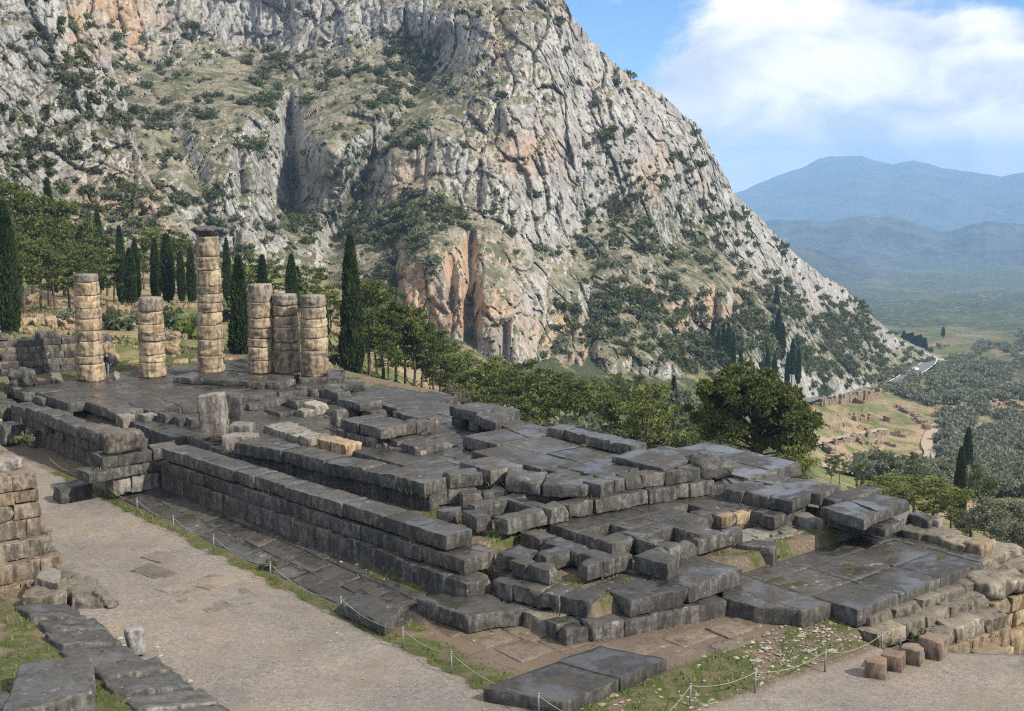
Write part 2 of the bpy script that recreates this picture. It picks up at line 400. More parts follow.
OCH = ((430, 285, 62, 44, 1), (715, 300, 50, 26, .8), (470, 300, 40, 26, .9), (395, 330, 24, 20, .8), (500, 25, 10, 40, .9), (560, 330, 40, 18, .7), (600, 345, 50, 18, .8), (690, 300, 40, 25, 1), (735, 300, 24, 20, .9), (660, 315, 18, 16, .9),
       (130, 30, 34, 32, .9), (110, 10, 20, 20, .8), (410, 190, 26, 40, .6), (650, 180, 14, 20, .7), (480, 250, 40, 15, .7), (95, 200, 30, 40, .6), (150, 140, 14, 30, .7), (100, 10, 14, 20, .5), (530, 150, 50, 30, .3))
def massif():
    xs = np.linspace(30, 1010, 700); nt_ = 340
    sk = np.interp(xs, _sk[:, 0], _sk[:, 1])
    bot = np.interp(xs, [30, 250, 400, 520, 700, 800, 1010], [330, 335, 385, 400, 405, 425, 425])
    t = np.linspace(0, 1, nt_) ** .92
    PX = np.repeat(xs[None], nt_, 0); PY = bot[None] + (sk - bot)[None] * t[:, None]
    D = np.exp(_mf(np.stack([PX.ravel(), PY.ravel()], 1) / 100)).reshape(PX.shape)
    D = D + 34 * np.exp(-((PX - 291 - (PY - 150) * .02) / 8) ** 2 - ((PY - 150) / 52) ** 4)          # the dark slot
    gl = np.interp(PY, [30, 90, 150, 235, 300], [452, 420, 375, 338, 320]); D = D + 17 * np.exp(-((PX - gl) / 15) ** 2) * sst(PY, 20, 60) * (1 - sst(PY, 230, 300))   # the wooded gully
    gl = np.interp(PY, [50, 120, 215, 280], [150, 170, 215, 240]); D = D + 10 * np.exp(-((PX - gl) / 14) ** 2) * sst(PY, 90, 140)
    for cx_, y0, y1, w_, a_ in ((470, 235, 345, 7, 16), (505, 320, 372, 6, 12), (715, 285, 325, 4, 14), (733, 295, 330, 3, 10), (452, 260, 310, 5, 8), (590, 290, 365, 6, 9), (240, 150, 200, 6, 9), (395, 240, 300, 6, 8)):
        D = D + a_ * np.exp(-((PX - cx_) / w_) ** 2) * sst(PY, y0 - 12, y0 + 12) * (1 - sst(PY, y1 - 10, y1 + 10))
    rx = (PX - CX) / F; ry = -(PY - CY) / F; c, s = math.cos(PT), math.sin(PT)
    d = np.stack([rx, c + ry * s, -s + ry * c], -1); h = np.hypot(d[..., 0], d[..., 1]); d = d / h[..., None]
    P = d * D[..., None]; P[..., 2] += H
    # round the crest over to a far slope
    back = []
    for k in range(1, 13):
        q = P[-1].copy(); e = 1.0 + .022 * k; q[:, :2] *= e; q[:, 2] -= .30 * k * k + 1.0 * k
        back.append(q)
    G = np.concatenate([P, np.array(back)], 0); nr = G.shape[0]
    steep = np.abs(np.gradient(np.log(D), axis=0)) / np.maximum(np.abs(np.gradient(PY, axis=0)), .2) * 100
    steep = 1 - sst(steep, .10, .55)
    steep = steep * (1 - .85 * np.clip(gauss(PX, PY, 860, 385, 130, 45) + gauss(PX, PY, 640, 215, 50, 22) * .7, 0, 1))
    steep = np.concatenate([steep, np.repeat(steep[-1:], 12, 0) * .6], 0)
    Q = G.reshape(-1, 3); dist = np.hypot(Q[:, 0], Q[:, 1])
    edge = np.ones((nr, 700)); edge[:8] = np.linspace(0, 1, 8)[:, None]
    am = 1 - .55 * sst(np.repeat(xs[None], nr, 0), 760, 900)
    rel = cliff_detail(Q, 1.0, steep.ravel()) * am.ravel() * edge.ravel()
    dirn = np.stack([Q[:, 0] / dist, Q[:, 1] / dist, 0 * dist], 1)
    Q = Q - dirn * rel[:, None]
    Q[:, 2] += perlin(Q / 7.0) * 1.2 * steep.ravel() + np.concatenate([np.zeros(nr * 700 - 700 * 14), np.ones(700 * 14)]) * ridged(Q / 9, 3) * .9
    me = mesh('mountain', Q, grid_faces(nr, 700), ROCK)
    FPX = np.concatenate([PX, np.repeat(PX[-1:], 12, 0)], 0).ravel(); FPY = np.concatenate([PY, np.repeat(PY[-1:], 12, 0)], 0).ravel()
    attr(me, 'veg', gaussp(FPX, FPY, *VEG)); attr(me, 'ochre', gaussp(FPX, FPY, *OCH))
    tag(obj('mountain', me), kind='structure')
    return Q.reshape(nr, 700, 3), FPX.reshape(nr, 700), FPY.reshape(nr, 700)
MQ, MPX, MPY = massif()

_le = np.array([(-60, 52), (0, 70), (60, 100), (100, 113), (140, 126), (180, 140), (215, 168), (240, 190), (275, 225), (320, 250)], float)
def near_cliff():
    ys = np.linspace(325, -150, 330); ns = 300
    xe = np.interp(ys, _le[:, 0], _le[:, 1], left=52 - 45)
    xe = np.where(ys < -60, 52 + (ys + 60) * .35, xe)
    s = np.linspace(0, 1, ns)
    PX = -200 + (xe[:, None] + 200) * s[None]; PY = np.repeat(ys[:, None], ns, 1)
    f = tps(np.array([(-200, 320), (-200, 0), (-200, -150), (0, 300), (0, 200), (0, 100), (0, 0), (0, -150), (60, 30), (90, 90), (110, 160), (160, 215), (215, 270), (130, 300), (60, 250), (60, -150), (100, 220)]) / 100.,
            np.log([195, 260, 300, 205, 235, 255, 275, 310, 290, 285, 270, 255, 245, 215, 232, 320, 250]), 1e-3)
    D = np.exp(f(np.stack([PX.ravel(), PY.ravel()], 1) / 100)).reshape(PX.shape)
    def dirs(PX, PY):
        rx = (PX - CX) / F; ry = -(PY - CY) / F; c, s_ = math.cos(PT), math.sin(PT)
        d = np.stack([rx, c + ry * s_, -s_ + ry * c], -1); return d / np.hypot(d[..., 0], d[..., 1])[..., None]
    P = dirs(PX, PY) * D[..., None]
    nb = 40
    B = np.stack([dirs(PX[:, -1] + 5 * (1 - (1 - k / 8) ** 2 if k < 8 else 1) - 1.2 * max(0, k - 8), PY[:, -1]) * (D[:, -1] * (1 + .014 * k))[:, None] for k in range(1, nb + 1)], 1)
    G = np.concatenate([P, B], 1); G[..., 2] += H
    nc = ns + nb; Q = G.reshape(-1, 3); dist = np.hypot(Q[:, 0], Q[:, 1])
    rel = cliff_detail(Q * 1.25 + 300, .62, np.ones(len(Q)))
    # slanting joints
    sl = np.abs(perlin((Q @ np.array([[.8, 0, .5], [0, 1, 0], [-.5, 0, .8]])) * (.12, .12, .03) + 8)); rel += np.clip(1 - sl / .07, 0, 1) * -1.1
    dirn = np.stack([Q[:, 0] / dist, Q[:, 1] / dist, 0 * dist], 1)
    Q = Q - dirn * rel[:, None] + np.stack([rel * .25, 0 * rel, perlin(Q / 5) * .8], 1)
    me = mesh('cliff', Q, grid_faces(len(ys), nc), ROCK)
    FPX = np.concatenate([PX, np.repeat(PX[:, -1:], nb, 1)], 1); FPY = np.repeat(ys[:, None], nc, 1)
    attr(me, 'veg', gaussp(FPX, FPY, (30, 150, 22, 16, .9), (60, 130, 14, 30, .5), (100, 130, 12, 16, .6), (20, 120, 20, 12, .6), (130, 130, 12, 16, .7), (50, 90, 20, 20, .4), (120, 190, 40, 16, .4)).ravel())
    attr(me, 'ochre', (gaussp(FPX, FPY, (72, 30, 12, 30, .8), (100, 205, 40, 30, .9), (150, 150, 14, 40, .9), (160, 215, 20, 15, .5), (90, 60, 10, 20, .6))).ravel())
    tag(obj('cliff', me), kind='structure')
    return Q.reshape(len(ys), nc, 3), FPX, FPY
LQ, LPX, LPY = near_cliff()

# --- blue ranges across the valley
def range_mesh(name, prof, D0, D1, ybase, mat, seed, amp):
    xs = np.linspace(prof[0][0], prof[-1][0], 420)
    pr = np.array(prof, float); ysky = np.interp(xs, pr[:, 0], pr[:, 1])
    ysky = ysky + fbm(np.stack([xs / 28, 0 * xs + seed, 0 * xs], 1), 4) * amp
    nr = 120; t = np.linspace(0, 1, nr)
    top = np.array([atD(x, y, D1) for x, y in zip(xs, ysky)]); bot = np.array([atD(x, ybase, D0) for x in xs])
    G = bot[None] + (top - bot)[None] * t[:, None, None]
    Gx = G.reshape(-1, 3)
    tt = np.repeat(t, len(xs)); env = np.sin(np.pi * tt) ** .7
    sc = (D1 - D0) * .5
    Gx[:, 2] += env * (ridged(Gx * (1, .6, 0) / sc + seed, 5) - .4) * (top[:, 2].mean() - bot[:, 2].mean()) * .30
    back = top.copy()[None] * (1.08, 1.08, 1); back[..., 2] -= 300
    Q = np.concatenate([Gx.reshape(nr, len(xs), 3), back], 0)
    tag(obj(name, mesh(name, Q.reshape(-1, 3), grid_faces(nr + 1, len(xs)), mat)), kind='structure')
def mat_range():
    m = MT('distant_range', .95, .1)
    n = m.noise(.004, 8, .62); k = m.noise(.02, 6)
    c = m.mix(m.step(n, .40, .58), (.03, .038, .03), (.09, .085, .075))
    c = m.mix(m.step(m.noise(.0023, 7, .7), .62, .70), c, (.22, .21, .19))
    c = m.mix(m.step(k, .4, .6, .5, 0), c, (.04, .05, .03))
    m.col(c); m.bump(n, 120, .9); return m.m
RNG = mat_range()
range_mesh('hills', [(560, 330), (700, 262), (760, 240), (800, 246), (850, 262), (900, 277), (960, 292), (1010, 300), (1100, 310), (1300, 320)], 2800, 4000, 320, RNG, 3.3, 2.2)
range_mesh('mountain_range', [(500, 260), (640, 226), (740, 219), (800, 222), (860, 217), (905, 219), (945, 233), (985, 221), (1024, 224), (1120, 235), (1300, 250)], 4300, 6000, 312, RNG, 8.8, 3.0)
range_mesh('mountain_range', [(500, 250), (640, 226), (700, 212), (735, 194), (765, 181), (795, 170), (820, 159), (840, 156), (862, 156), (880, 161), (893, 165), (915, 161), (940, 168), (970, 172), (1000, 176), (1024, 174), (1120, 190), (1300, 214)], 7800, 11500, 262, RNG, 5.1, 2.0)
# ================================================================== THE TERRACE: ground, path, grass
def site_z(u, v):
    u = np.asarray(u, float); v = np.asarray(v, float)
    z = np.full(u.shape, -2.5)
    z = z + (-.3) * (1 - sst(u, -10, -7))                                            # gravel to the west
    z = np.where(v > -3.6, z + .50 * np.clip((v + 3.6) / 3.1, 0, 1) * sst(u, .5, 4), z)           # paving along the north wall
    inn = sst(v, 1.4, 1.8) * (1 - sst(v, 19.5, 21))
    z = np.where((u > -3.2) & (u < 3.6), z * (1 - inn * sst(u, -3.3, -3.0)) + -1.42 * inn * sst(u, -3.3, -3.0), z)
    z = np.where(u >= 3.6, z * (1 - inn) + (-.85) * inn, z)
    z = np.where((u >= 3.6) & (v > 15.5), np.minimum(z, -1.6), z)
    z = np.where(u > 27, z * (1 - sst(u, 27, 31) * sst(v, -1, 1)) + -.75 * sst(u, 27, 31) * sst(v, -1, 1), z)
    z = np.where(u > 43, z + (0.0 - z) * sst(u, 46.5, 50) * sst(v, -30, -3.5), z)
    z = z - 1.1 * np.maximum(v - 21, 0) * (1 - sst(u, -10, -6) * 0)                      # falls away to the south
    ed = np.maximum(10.3 - 1.05 * (u + 11.4), 10.6)                                   # ditch under the tufa wall
    z = z - .75 * sst(v, 9.0, 10.2) * (1 - sst(u, -8.9, -8.5)) * sst(u, -11.2, -10.6)
    k = sst(v, 15.8, 16.6) * .75
    z = z - 2.5 * sst(v - ed, 0, .7) * (1 - sst(u, -10.75 + k, -10.3 + k))
    z = z + 1.3 * sst(v, -20, -12.6) * 0 + 1.0 * (1 - sst(v, -13.9, -12.8)) * (1 - sst(u, 14.5, 17))   # bank left of the path
    z = z + 2.2 * (1 - sst(v, -14, -10.5)) * sst(u, 15.6, 17.5) * (1 - sst(u, 40, 48))                # ground held by the north terrace wall
    return z
un = np.arange(-26, 56, .22); vn = np.arange(-34, 30, .22)
VU, VV = np.meshgrid(vn, un); gu, gv = VV.ravel(), VU.ravel()
gzz = site_z(gu, gv)
PW = np.stack([ORG[0] + gu * U[0] + gv * V[0], ORG[1] + gu * U[1] + gv * V[1], gzz], 1)
rough_ = fbm(PW * (1, 1, 0) / 1.3, 4); big_ = fbm(PW * (1, 1, 0) / 6 + 3, 3)
gravel = (1 - sst(gv + .35 * fbm(PW * (1, 1, 0) / .9 + 5, 3), -4.35, -3.95)) * sst(gv + .3 * rough_, -11.7, -11.2)
w2 = gu + .10 * (gv - 0) * 0 + .25 * rough_
edge_w = -9.35 - .055 * (gv - 3)
gravel = np.maximum(gravel, 1 - sst(w2, edge_w - .35, edge_w + .1))
gravel = np.where(gu > 46, 0, gravel); gravel = gravel * (1 - sst(gv - np.maximum(10.3 - 1.05 * (gu + 11.4), 10.6), -.3, .3) * (gu < -9.5))
wet = sst(gv, -3.7, -3.2) * (1 - sst(gv, 1, 2)) * sst(gu + .8 * rough_, 1.0, 2.4) * (1 - sst(gu, 26, 28))
mud = gauss(gu, gv, -2.2, -1.3, 2.6, 2.6) + gauss(gu, gv, -6.0, 4.6, 1.0, 4.0) + gauss(gu, gv, -4.7, 1.0, 1.3, 2.6)
mud = np.clip(mud * 1.4, 0, 1)
gr = gauss(0 * gu, gv, 0, -4.0, 1, .5) * 1.25 * (gu < 33) * (gu > -8.5) * sst(big_, -1.6, -.2)
gr = gr + .95 * sst(gu, -9.7, -9.0) * (1 - sst(gu, -7.4, -6.6)) * sst(gv, -4.2, -3) * (1 - sst(gv, 9.5, 11)) * sst(rough_ + .6 * big_, -.55, -.1)
gr = gr + gauss(gu, gv, -4.6, -3.6, 2.2, 1.3) * .9 + gauss(gu, gv, -.5, -3.2, 1.6, .7) * .8
gr = gr + (1 - sst(gv, -14.2, -13.3)) * (1 - sst(gu, 14, 15.5)) * 1.0 * sst(big_ + rough_ * .5, -.5, .0)
gr = gr + gauss(gv, gv, 1.0 - .05 * (gu), -.1, .25, 1e6) * 0
wallv = 1.0 - .072 * gu
gr = gr + np.exp(-((gv - wallv + .55) / .28) ** 2) * (gu > 1) * (gu < 24) * sst(rough_, -.1, .3) * 1.0
gr = gr + np.exp(-((gv + 1.2 - .05 * gu) / .40) ** 2) * (gu > 2) * (gu < 22) * sst(rough_ + .4 * big_, -.15, .25) * 1.0 + (np.abs(gv + 2.58) < .22) * (gu > 1) * (gu < 24) * sst(rough_, .0, .4) * .8
inside_t = (gv > 2) & (gv < 20) & (gu > -4)
gr = gr + inside_t * sst(rough_, -.05, .25) * .85 + sst(gu, 46, 48) * .9 * sst(big_, -.3, .1)
gr = np.clip(gr, 0, 1) * (1 - .9 * gravel)
PW[:, 2] += rough_ * .035 + big_ * .05 + gr * .03
def mat_site():
    m = MT('terrace_ground', .9, .25)
    p = m.geo.outputs['Position']; n1 = m.noise(.45, 5); n2 = m.noise(3, 5); n3 = m.noise(26, 3, .7); vo = m.voro(17)
    n4 = m.noise(9, 6, .7)
    gcol = m.ramp(n3, (.30, (.17, .145, .12)), (.5, (.34, .295, .245)), (.7, (.50, .45, .39)))
    gcol = m.mix(1.0, gcol, m.ramp(m.noise(5.5, 4, .7), (.35, .72), (.65, 1.12)), 'MULTIPLY')
    gcol = m.mix(m.step(m.noise(.38, 7, .7), .46, .66, 0, .75), gcol, m.mix(n4, (.25, .20, .145), (.40, .325, .25)))
    gcol = m.mix(m.step(m.noise(.9, 4), .50, .72, 0, .5), gcol, (.20, .18, .16))
    peb = m.step(m.voro(6.5, None, 'F1', 'Distance'), .05, .10, .6, 0)
    gcol = m.mix(peb, gcol, (.48, .44, .39))
    earth = m.mix(n2, (.13, .095, .06), (.25, .19, .125))
    earth = m.mix(m.step(n4, .56, .62), earth, (.36, .33, .28))
    cells = m.step(m.math('ADD', m.voro(.42, m.pos((1, 1.8, 1), R(-40)), 'DISTANCE_TO_EDGE'), m.math('MULTIPLY', n2, .06)), .02, .06, .35, 1)
    slab = m.mix(cells, (.03, .025, .02), m.mix(n2, (.04, .034, .028), (.10, .087, .07)))
    slab = m.mix(m.step(n1, .44, .58, 0, .8), slab, (.045, .038, .031)); slab = m.mix(m.step(n4, .58, .68, 0, .8), slab, (.22, .185, .14))
    mud_ = m.mix(cells, (.09, .07, .045), m.mix(n2, (.15, .11, .075), (.26, .20, .145)))
    grass = m.mix(n4, (.05, .07, .014), (.12, .145, .035)); grass = m.mix(m.step(n2, .45, .62), grass, (.17, .14, .075))
    c = m.mix(m.att('wet'), earth, slab); c = m.mix(m.att('mud'), c, mud_); c = m.mix(m.att('gravel'), c, gcol)
    ga = m.step(m.math('ADD', m.att('grass'), m.math('MULTIPLY', m.math('SUBTRACT', n4, .5), .9)), .35, .65)
    c = m.mix(ga, c, grass)
    c = m.mix(1.0, c, (.70, .695, .70), 'MULTIPLY'); c = m.mix(1.0, c, m.ramp(m.noise(.16, 5, .65), (.38, (.80, .82, .86)), (.55, (1.0, 1.0, 1.0)), (.68, (1.12, 1.0, .86))), 'MULTIPLY')
    m.col(c)
    wr = m.math('MULTIPLY', m.math('MAXIMUM', m.att('wet'), m.att('mud')), m.step(n2, .40, .58))
    m.rough(m.step(wr, 0, 1, .9, .34))
    m.bump(n3, .03, .8); m.bump(n4, .05, .7); return m.m
sm = mesh('site', PW, grid_faces(len(un), len(vn))[:, ::-1], mat_site())
attr(sm, 'gravel', gravel); attr(sm, 'wet', wet); attr(sm, 'mud', mud); attr(sm, 'grass', gr)
tag(obj('terrace_ground', sm), kind='structure')
def sz(u, v): return float(site_z(np.array([u]), np.array([v]))[0])

def grass_blades():
    rs = np.random.RandomState(3)
    wgt = gr * (PW[:, 1] > 25) * (.25 + .75 * sst(rough_, -.4, .3))
    idx = rs.choice(len(gu), 30000, p=wgt / wgt.sum())
    P = PW[idx] + np.c_[rs.uniform(-.13, .13, (len(idx), 2)), np.zeros(len(idx)) - .01]
    h = rs.uniform(.04, .17, len(idx)) * (.6 + .8 * gr[idx]); a = rs.uniform(0, 6.28, len(idx)); wd = rs.uniform(.012, .035, len(idx))
    t = np.stack([np.cos(a), np.sin(a), 0 * a], 1); ln = rs.normal(0, .4, (len(idx), 2)) * h[:, None]
    vs = np.stack([P - t * wd[:, None], P + t * wd[:, None], P + np.c_[ln, h]], 1).reshape(-1, 3)
    m = MT('grass_blades', .7, .2); n = m.noise(1.2, 3)
    m.col(m.mix(m.step(n, .35, .65), m.mix(m.rnd(), (.055, .085, .015), (.09, .12, .02)), (.17, .17, .06)))
    tag(obj('grass', mesh('grass', vs, np.arange(len(vs)).reshape(-1, 3), m.m, False)), kind='stuff')
grass_blades()
def rubble():
    """pale stone chips lying loose in the strip west of the temple and along the path edge"""
    rs = np.random.RandomState(5); vs = []; fs = []
    oc = np.array([(1, 0, 0), (-1, 0, 0), (0, 1, 0), (0, -1, 0), (0, 0, 1), (0, 0, -1)], float)
    of = [(0, 2, 4), (2, 1, 4), (1, 3, 4), (3, 0, 4), (2, 0, 5), (1, 2, 5), (3, 1, 5), (0, 3, 5)]
    for k in range(1950):
        if k < 1300: u, v = rs.uniform(-9.3, -6.8), rs.uniform(-3, 11)
        elif k < 1550: u, v = rs.uniform(-1, 24), rs.normal(0, .4)
        elif k < 1700: u, v = rs.uniform(2, 14), rs.normal(-11.6, .45)
        else: u, v = rs.uniform(-6, 26), rs.uniform(-11.5, -4.2)
        if 1300 <= k < 1550: v = -1.2 + .05 * u + v
        c = W(u, v, sz(u, v) + .01); s = rs.gamma(1.6, .026) + .015
        s *= .6 if k >= 1700 else 1
        q = oc * rs.uniform(.6, 1.3, (6, 1)) * (s, s, s * .38); a = rs.uniform(0, 6.3)
        q = q @ np.array([[math.cos(a), -math.sin(a), 0], [math.sin(a), math.cos(a), 0], [0, 0, 1]])
        b = len(vs) * 6; vs.append(q + c); fs += [(i + b, j + b, l + b) for i, j, l in of]
    m = MT('stone_chips', .9, .2); n = m.noise(4, 3); m.col(m.ramp(n, (.35, (.14, .12, .09)), (.65, (.36, .33, .275))))
    tag(obj('rubble', mesh('rubble', np.concatenate(vs), np.array(fs), m.m, False)), kind='stuff')
rubble()

# ================================================================== STONE
def mat_stone(name, dark, mid, light, wet, lich):
    m = MT(name, .85, .35)
    nz = m.nz(); rn = m.rnd()
    n1 = m.noise(.75, 7, .68); n2 = m.noise(4.2, 7, .72); n3 = m.noise(20, 5, .75); vs = m.noise(1.6, 6, .65, m.pos((2.2, 2.2, .6)))
    top = m.step(nz, .60, .88)
    mot = m.math('ADD', m.math('MULTIPLY', n2, .6), m.math('MULTIPLY', n1, .4))
    side = m.ramp(mot, (.36, tuple(x * .75 for x in dark)), (.50, mid), (.68, light))
    side = m.mix(m.step(vs, .40, .56, .72, 0), side, tuple(x * .40 for x in dark))
    side = m.mix(m.step(n3, .60, .75, 0, .5), side, light)
    tp = m.ramp(mot, (.38, tuple(x * wet * .8 for x in dark)), (.50, tuple(x * wet for x in mid)), (.60, tuple(x * (.45 + .5 * wet) for x in mid)), (.70, mid))
    c = m.mix(top, side, tp)
    c = m.mix(m.math('MULTIPLY', m.step(n3, .62, .70), lich), c, (.50, .48, .43))
    pale = m.step(m.noise(1.9, 6, .72), .60, .68, 0, .60); c = m.mix(m.math('MULTIPLY', pale, m.step(rn, .15, .5)), c, tuple(min(.6, x * 1.25) for x in light))
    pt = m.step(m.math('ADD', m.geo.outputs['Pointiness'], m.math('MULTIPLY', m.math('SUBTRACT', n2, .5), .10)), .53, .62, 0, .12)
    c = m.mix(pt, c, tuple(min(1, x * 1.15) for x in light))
    c = m.mix(1.0, c, m.ramp(rn, (.0, (.55, .55, .56)), (.35, (.90, .865, .82)), (.7, (.72, .725, .735)), (1.0, (1.22, 1.17, 1.09))), 'MULTIPLY')
    pv = m.N.new('ShaderNodeTexVoronoi'); pv.inputs['Scale'].default_value = 1.15; m.L.new(m.pos((1, 1, .2)), pv.inputs['Vector'])
    pit = m.math('MULTIPLY', m.step(m.math('ADD', pv.outputs['Distance'], m.math('MULTIPLY', n2, .16)), .13, .17, 1, 0), top)
    c = m.mix(m.math('MULTIPLY', pit, .85), c, (.022, .021, .016))
    brn = m.step(m.noise(.55, 5, .7), .50, .66, 0, .55)
    c = m.mix(m.math('MULTIPLY', brn, top), c, tuple(x * k for x, k in zip(dark, (.85, .70, .52))))
    moss = m.math('MULTIPLY', m.step(m.noise(1.3, 6, .7), .63, .70), m.step(n3, .42, .55))
    c = m.mix(m.math('MULTIPLY', moss, .55), c, (.07, .075, .025))
    m.col(c)
    wetm = m.math('MULTIPLY', top, m.step(m.noise(.5, 5, .6), .44, .58, 1, 0))
    m.rough(m.step(wetm, 0, 1, .80, .17 if wet < .8 else .7)); m.b.inputs['Specular IOR Level'].default_value = .5 if wet < .8 else .25
    m.bump(pit, -.05, 1.0); dry = m.math('SUBTRACT', 1.0, m.math('MULTIPLY', wetm, .8 if wet < .8 else 0.0))
    m.bump(m.math('MULTIPLY', n2, dry), .06, .8); m.bump(m.math('MULTIPLY', n3, dry), .02, .9); return m.m
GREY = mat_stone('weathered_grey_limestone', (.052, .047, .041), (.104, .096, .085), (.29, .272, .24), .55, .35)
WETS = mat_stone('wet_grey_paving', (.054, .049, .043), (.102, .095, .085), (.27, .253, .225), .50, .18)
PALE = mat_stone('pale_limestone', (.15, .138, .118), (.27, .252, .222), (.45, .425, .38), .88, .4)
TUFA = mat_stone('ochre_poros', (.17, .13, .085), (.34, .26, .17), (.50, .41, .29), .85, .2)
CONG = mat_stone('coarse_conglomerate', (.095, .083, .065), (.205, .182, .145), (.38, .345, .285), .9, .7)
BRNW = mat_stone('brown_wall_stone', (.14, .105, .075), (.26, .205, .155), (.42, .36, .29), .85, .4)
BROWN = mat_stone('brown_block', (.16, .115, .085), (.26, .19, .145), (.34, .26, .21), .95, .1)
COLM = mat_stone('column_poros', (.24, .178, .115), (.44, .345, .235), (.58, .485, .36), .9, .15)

_box = {}
def box_top(nx, ny, nz):
    k = (nx, ny, nz)
    if k in _box: return _box[k]
    idx = {}; pts = []
    def g(i, j, l):
        if (i, j, l) not in idx: idx[(i, j, l)] = len(pts); pts.append((i, j, l))
        return idx[(i, j, l)]
    f = []
    for a in range(nx):
        for b in range(ny):
            f.append((g(a, b, 0), g(a, b + 1, 0), g(a + 1, b + 1, 0), g(a + 1, b, 0)))
            f.append((g(a, b, nz), g(a + 1, b, nz), g(a + 1, b + 1, nz), g(a, b + 1, nz)))
    for a in range(nx):
        for c in range(nz):
            f.append((g(a, 0, c), g(a + 1, 0, c), g(a + 1, 0, c + 1), g(a, 0, c + 1)))
            f.append((g(a, ny, c), g(a, ny, c + 1), g(a + 1, ny, c + 1), g(a + 1, ny, c)))
    for b in range(ny):
        for c in range(nz):
            f.append((g(0, b, c), g(0, b, c + 1), g(0, b + 1, c + 1), g(0, b + 1, c)))
            f.append((g(nx, b, c), g(nx, b + 1, c), g(nx, b + 1, c + 1), g(nx, b, c + 1)))
    _box[k] = (np.array(pts), np.array(f)); return _box[k]
_seed = [0]; WEEDS = []; CAMD = (0.0, 1.0)
def stone_geo(quad, z0, z1, r=.022, rough=.036, chip=1.2, tilt=None):
    """one hewn block: quad = four world xy corners (any convex four-sided plan), worn edges, knocked corners"""
    _seed[0] += 1; rs = np.random.RandomState(_seed[0])
    q = np.array([np.asarray(p, float)[:2] for p in quad])
    if np.cross(q[1] - q[0], q[3] - q[0]) < 0: q = q[::-1]
    lx = (np.linalg.norm(q[1] - q[0]) + np.linalg.norm(q[2] - q[3])) / 2; ly = (np.linalg.norm(q[3] - q[0]) + np.linalg.norm(q[2] - q[1])) / 2
    hz = z1 - z0; r = min(r, .3 * min(lx, ly, hz))
    def lat(L_):
        n = int(np.clip(round(L_ / .19), 2, 16)); return np.concatenate([[0], np.linspace(r, L_ - r, n), [L_]])
    X, Y, Z = lat(lx), lat(ly), lat(hz)
    pi, f = box_top(len(X) - 1, len(Y) - 1, len(Z) - 1)
    p = np.stack([X[pi[:, 0]], Y[pi[:, 1]], Z[pi[:, 2]]], 1); Ls = np.array((lx, ly, hz))
    c = np.clip(p, r, Ls - r); d = p - c; n = np.linalg.norm(d, axis=1); k = n > 1e-9
    p[k] = c[k] + d[k] / n[k, None] * r
    # knocked-off corners and edges
    for _ in range(rs.poisson(chip * 2.2)):
        cc = np.array([rs.choice((0, 1)) * lx, rs.choice((0, 1)) * ly, hz if rs.rand() < .8 else 0.0])
        if rs.rand() < .5: cc[rs.randint(2)] = rs.uniform(0, 1) * (lx if rs.rand() < .5 else ly)
        R_ = rs.uniform(.08, .36) * min(1, hz * 1.6); dv = p - cc; dd_ = np.linalg.norm(dv, axis=1)
        h = np.clip(1 - dd_ / R_, 0, 1); p += (Ls / 2 - cc) / np.linalg.norm(Ls / 2 - cc) * (h * R_ * .55)[:, None]
    s, t = p[:, 0] / lx, p[:, 1] / ly
    xy = (q[0] * ((1 - s) * (1 - t))[:, None] + q[1] * (s * (1 - t))[:, None] + q[2] * (s * t)[:, None] + q[3] * ((1 - s) * t)[:, None])
    P = np.c_[xy, z0 + p[:, 2]]
    if tilt is not None: P[:, 2] += (p[:, 0] / lx - .5) * tilt[0] + (p[:, 1] / ly - .5) * tilt[1]
    o = rs.uniform(-50, 50, 3)
    nse = np.stack([fbm(P * 1.1 + o + 7 * i, 2) * 1.3 + perlin(P * 4.2 + o + 3 * i) * .8 for i in range(3)], 1)
    P = P + nse * rough
    if rs.rand() < .5: WEEDS.append((P[np.argmin(P @ (CAMD[0], CAMD[1], 9.0))] if rs.rand() < .6 else P[rs.randint(len(P))] * (1, 1, 0) + (0, 0, z0), rs.rand()))
    return P, f
def stone(name, quad, z0, z1, mat=None, parent=None, **kw):
    P, f = stone_geo(quad, z0, z1, **kw)
    loc = np.array((P[:, 0].mean(), P[:, 1].mean(), z0))
    if parent is not None:
        loc = loc - np.array(parent.location)
        o = obj(name, mesh(name, P - loc - np.array(parent.location), f, mat or GREY), parent, loc)
    else: o = obj(name, mesh(name, P - loc, f, mat or GREY), None, loc)
    return o
def rect(u0, u1, v0, v1): return [W(u0, v0), W(u0, v1), W(u1, v1), W(u1, v0)]
def row(parent, a, b, depth, z, h, n, mat=None, name='block', jit=.035, gap=.003, dz=.022, skip=(), seed=0, **kw):
    """a course of blocks from a to b (u, v); depth is measured into the masonry, to the left of a->b if positive"""
    rs = np.random.RandomState(1000 + seed + int(abs(a[0] * 7 + a[1] * 13 + z * 100)))
    a, b = np.array(a, float), np.array(b, float); d = (b - a); Ln = np.linalg.norm(d); d /= Ln; nrm = np.array((-d[1], d[0]))
    cut = np.linspace(0, Ln, n + 1); cut[1:-1] += rs.uniform(-.22, .22, n - 1) * Ln / n
    for i in range(n):
        if i in skip: continue
        s0, s1 = cut[i] + gap, cut[i + 1] - gap; o = rs.uniform(-jit, jit); dd_ = depth * rs.uniform(.94, 1.06)
        pts = [a + d * s0 + nrm * o, a + d * s1 + nrm * o, a + d * s1 + nrm * dd_, a + d * s0 + nrm * dd_]
        zz = z + rs.uniform(-dz, dz)
        stone(name, [W(*q) for q in pts], z - h + .004, zz, mat, parent, **kw)
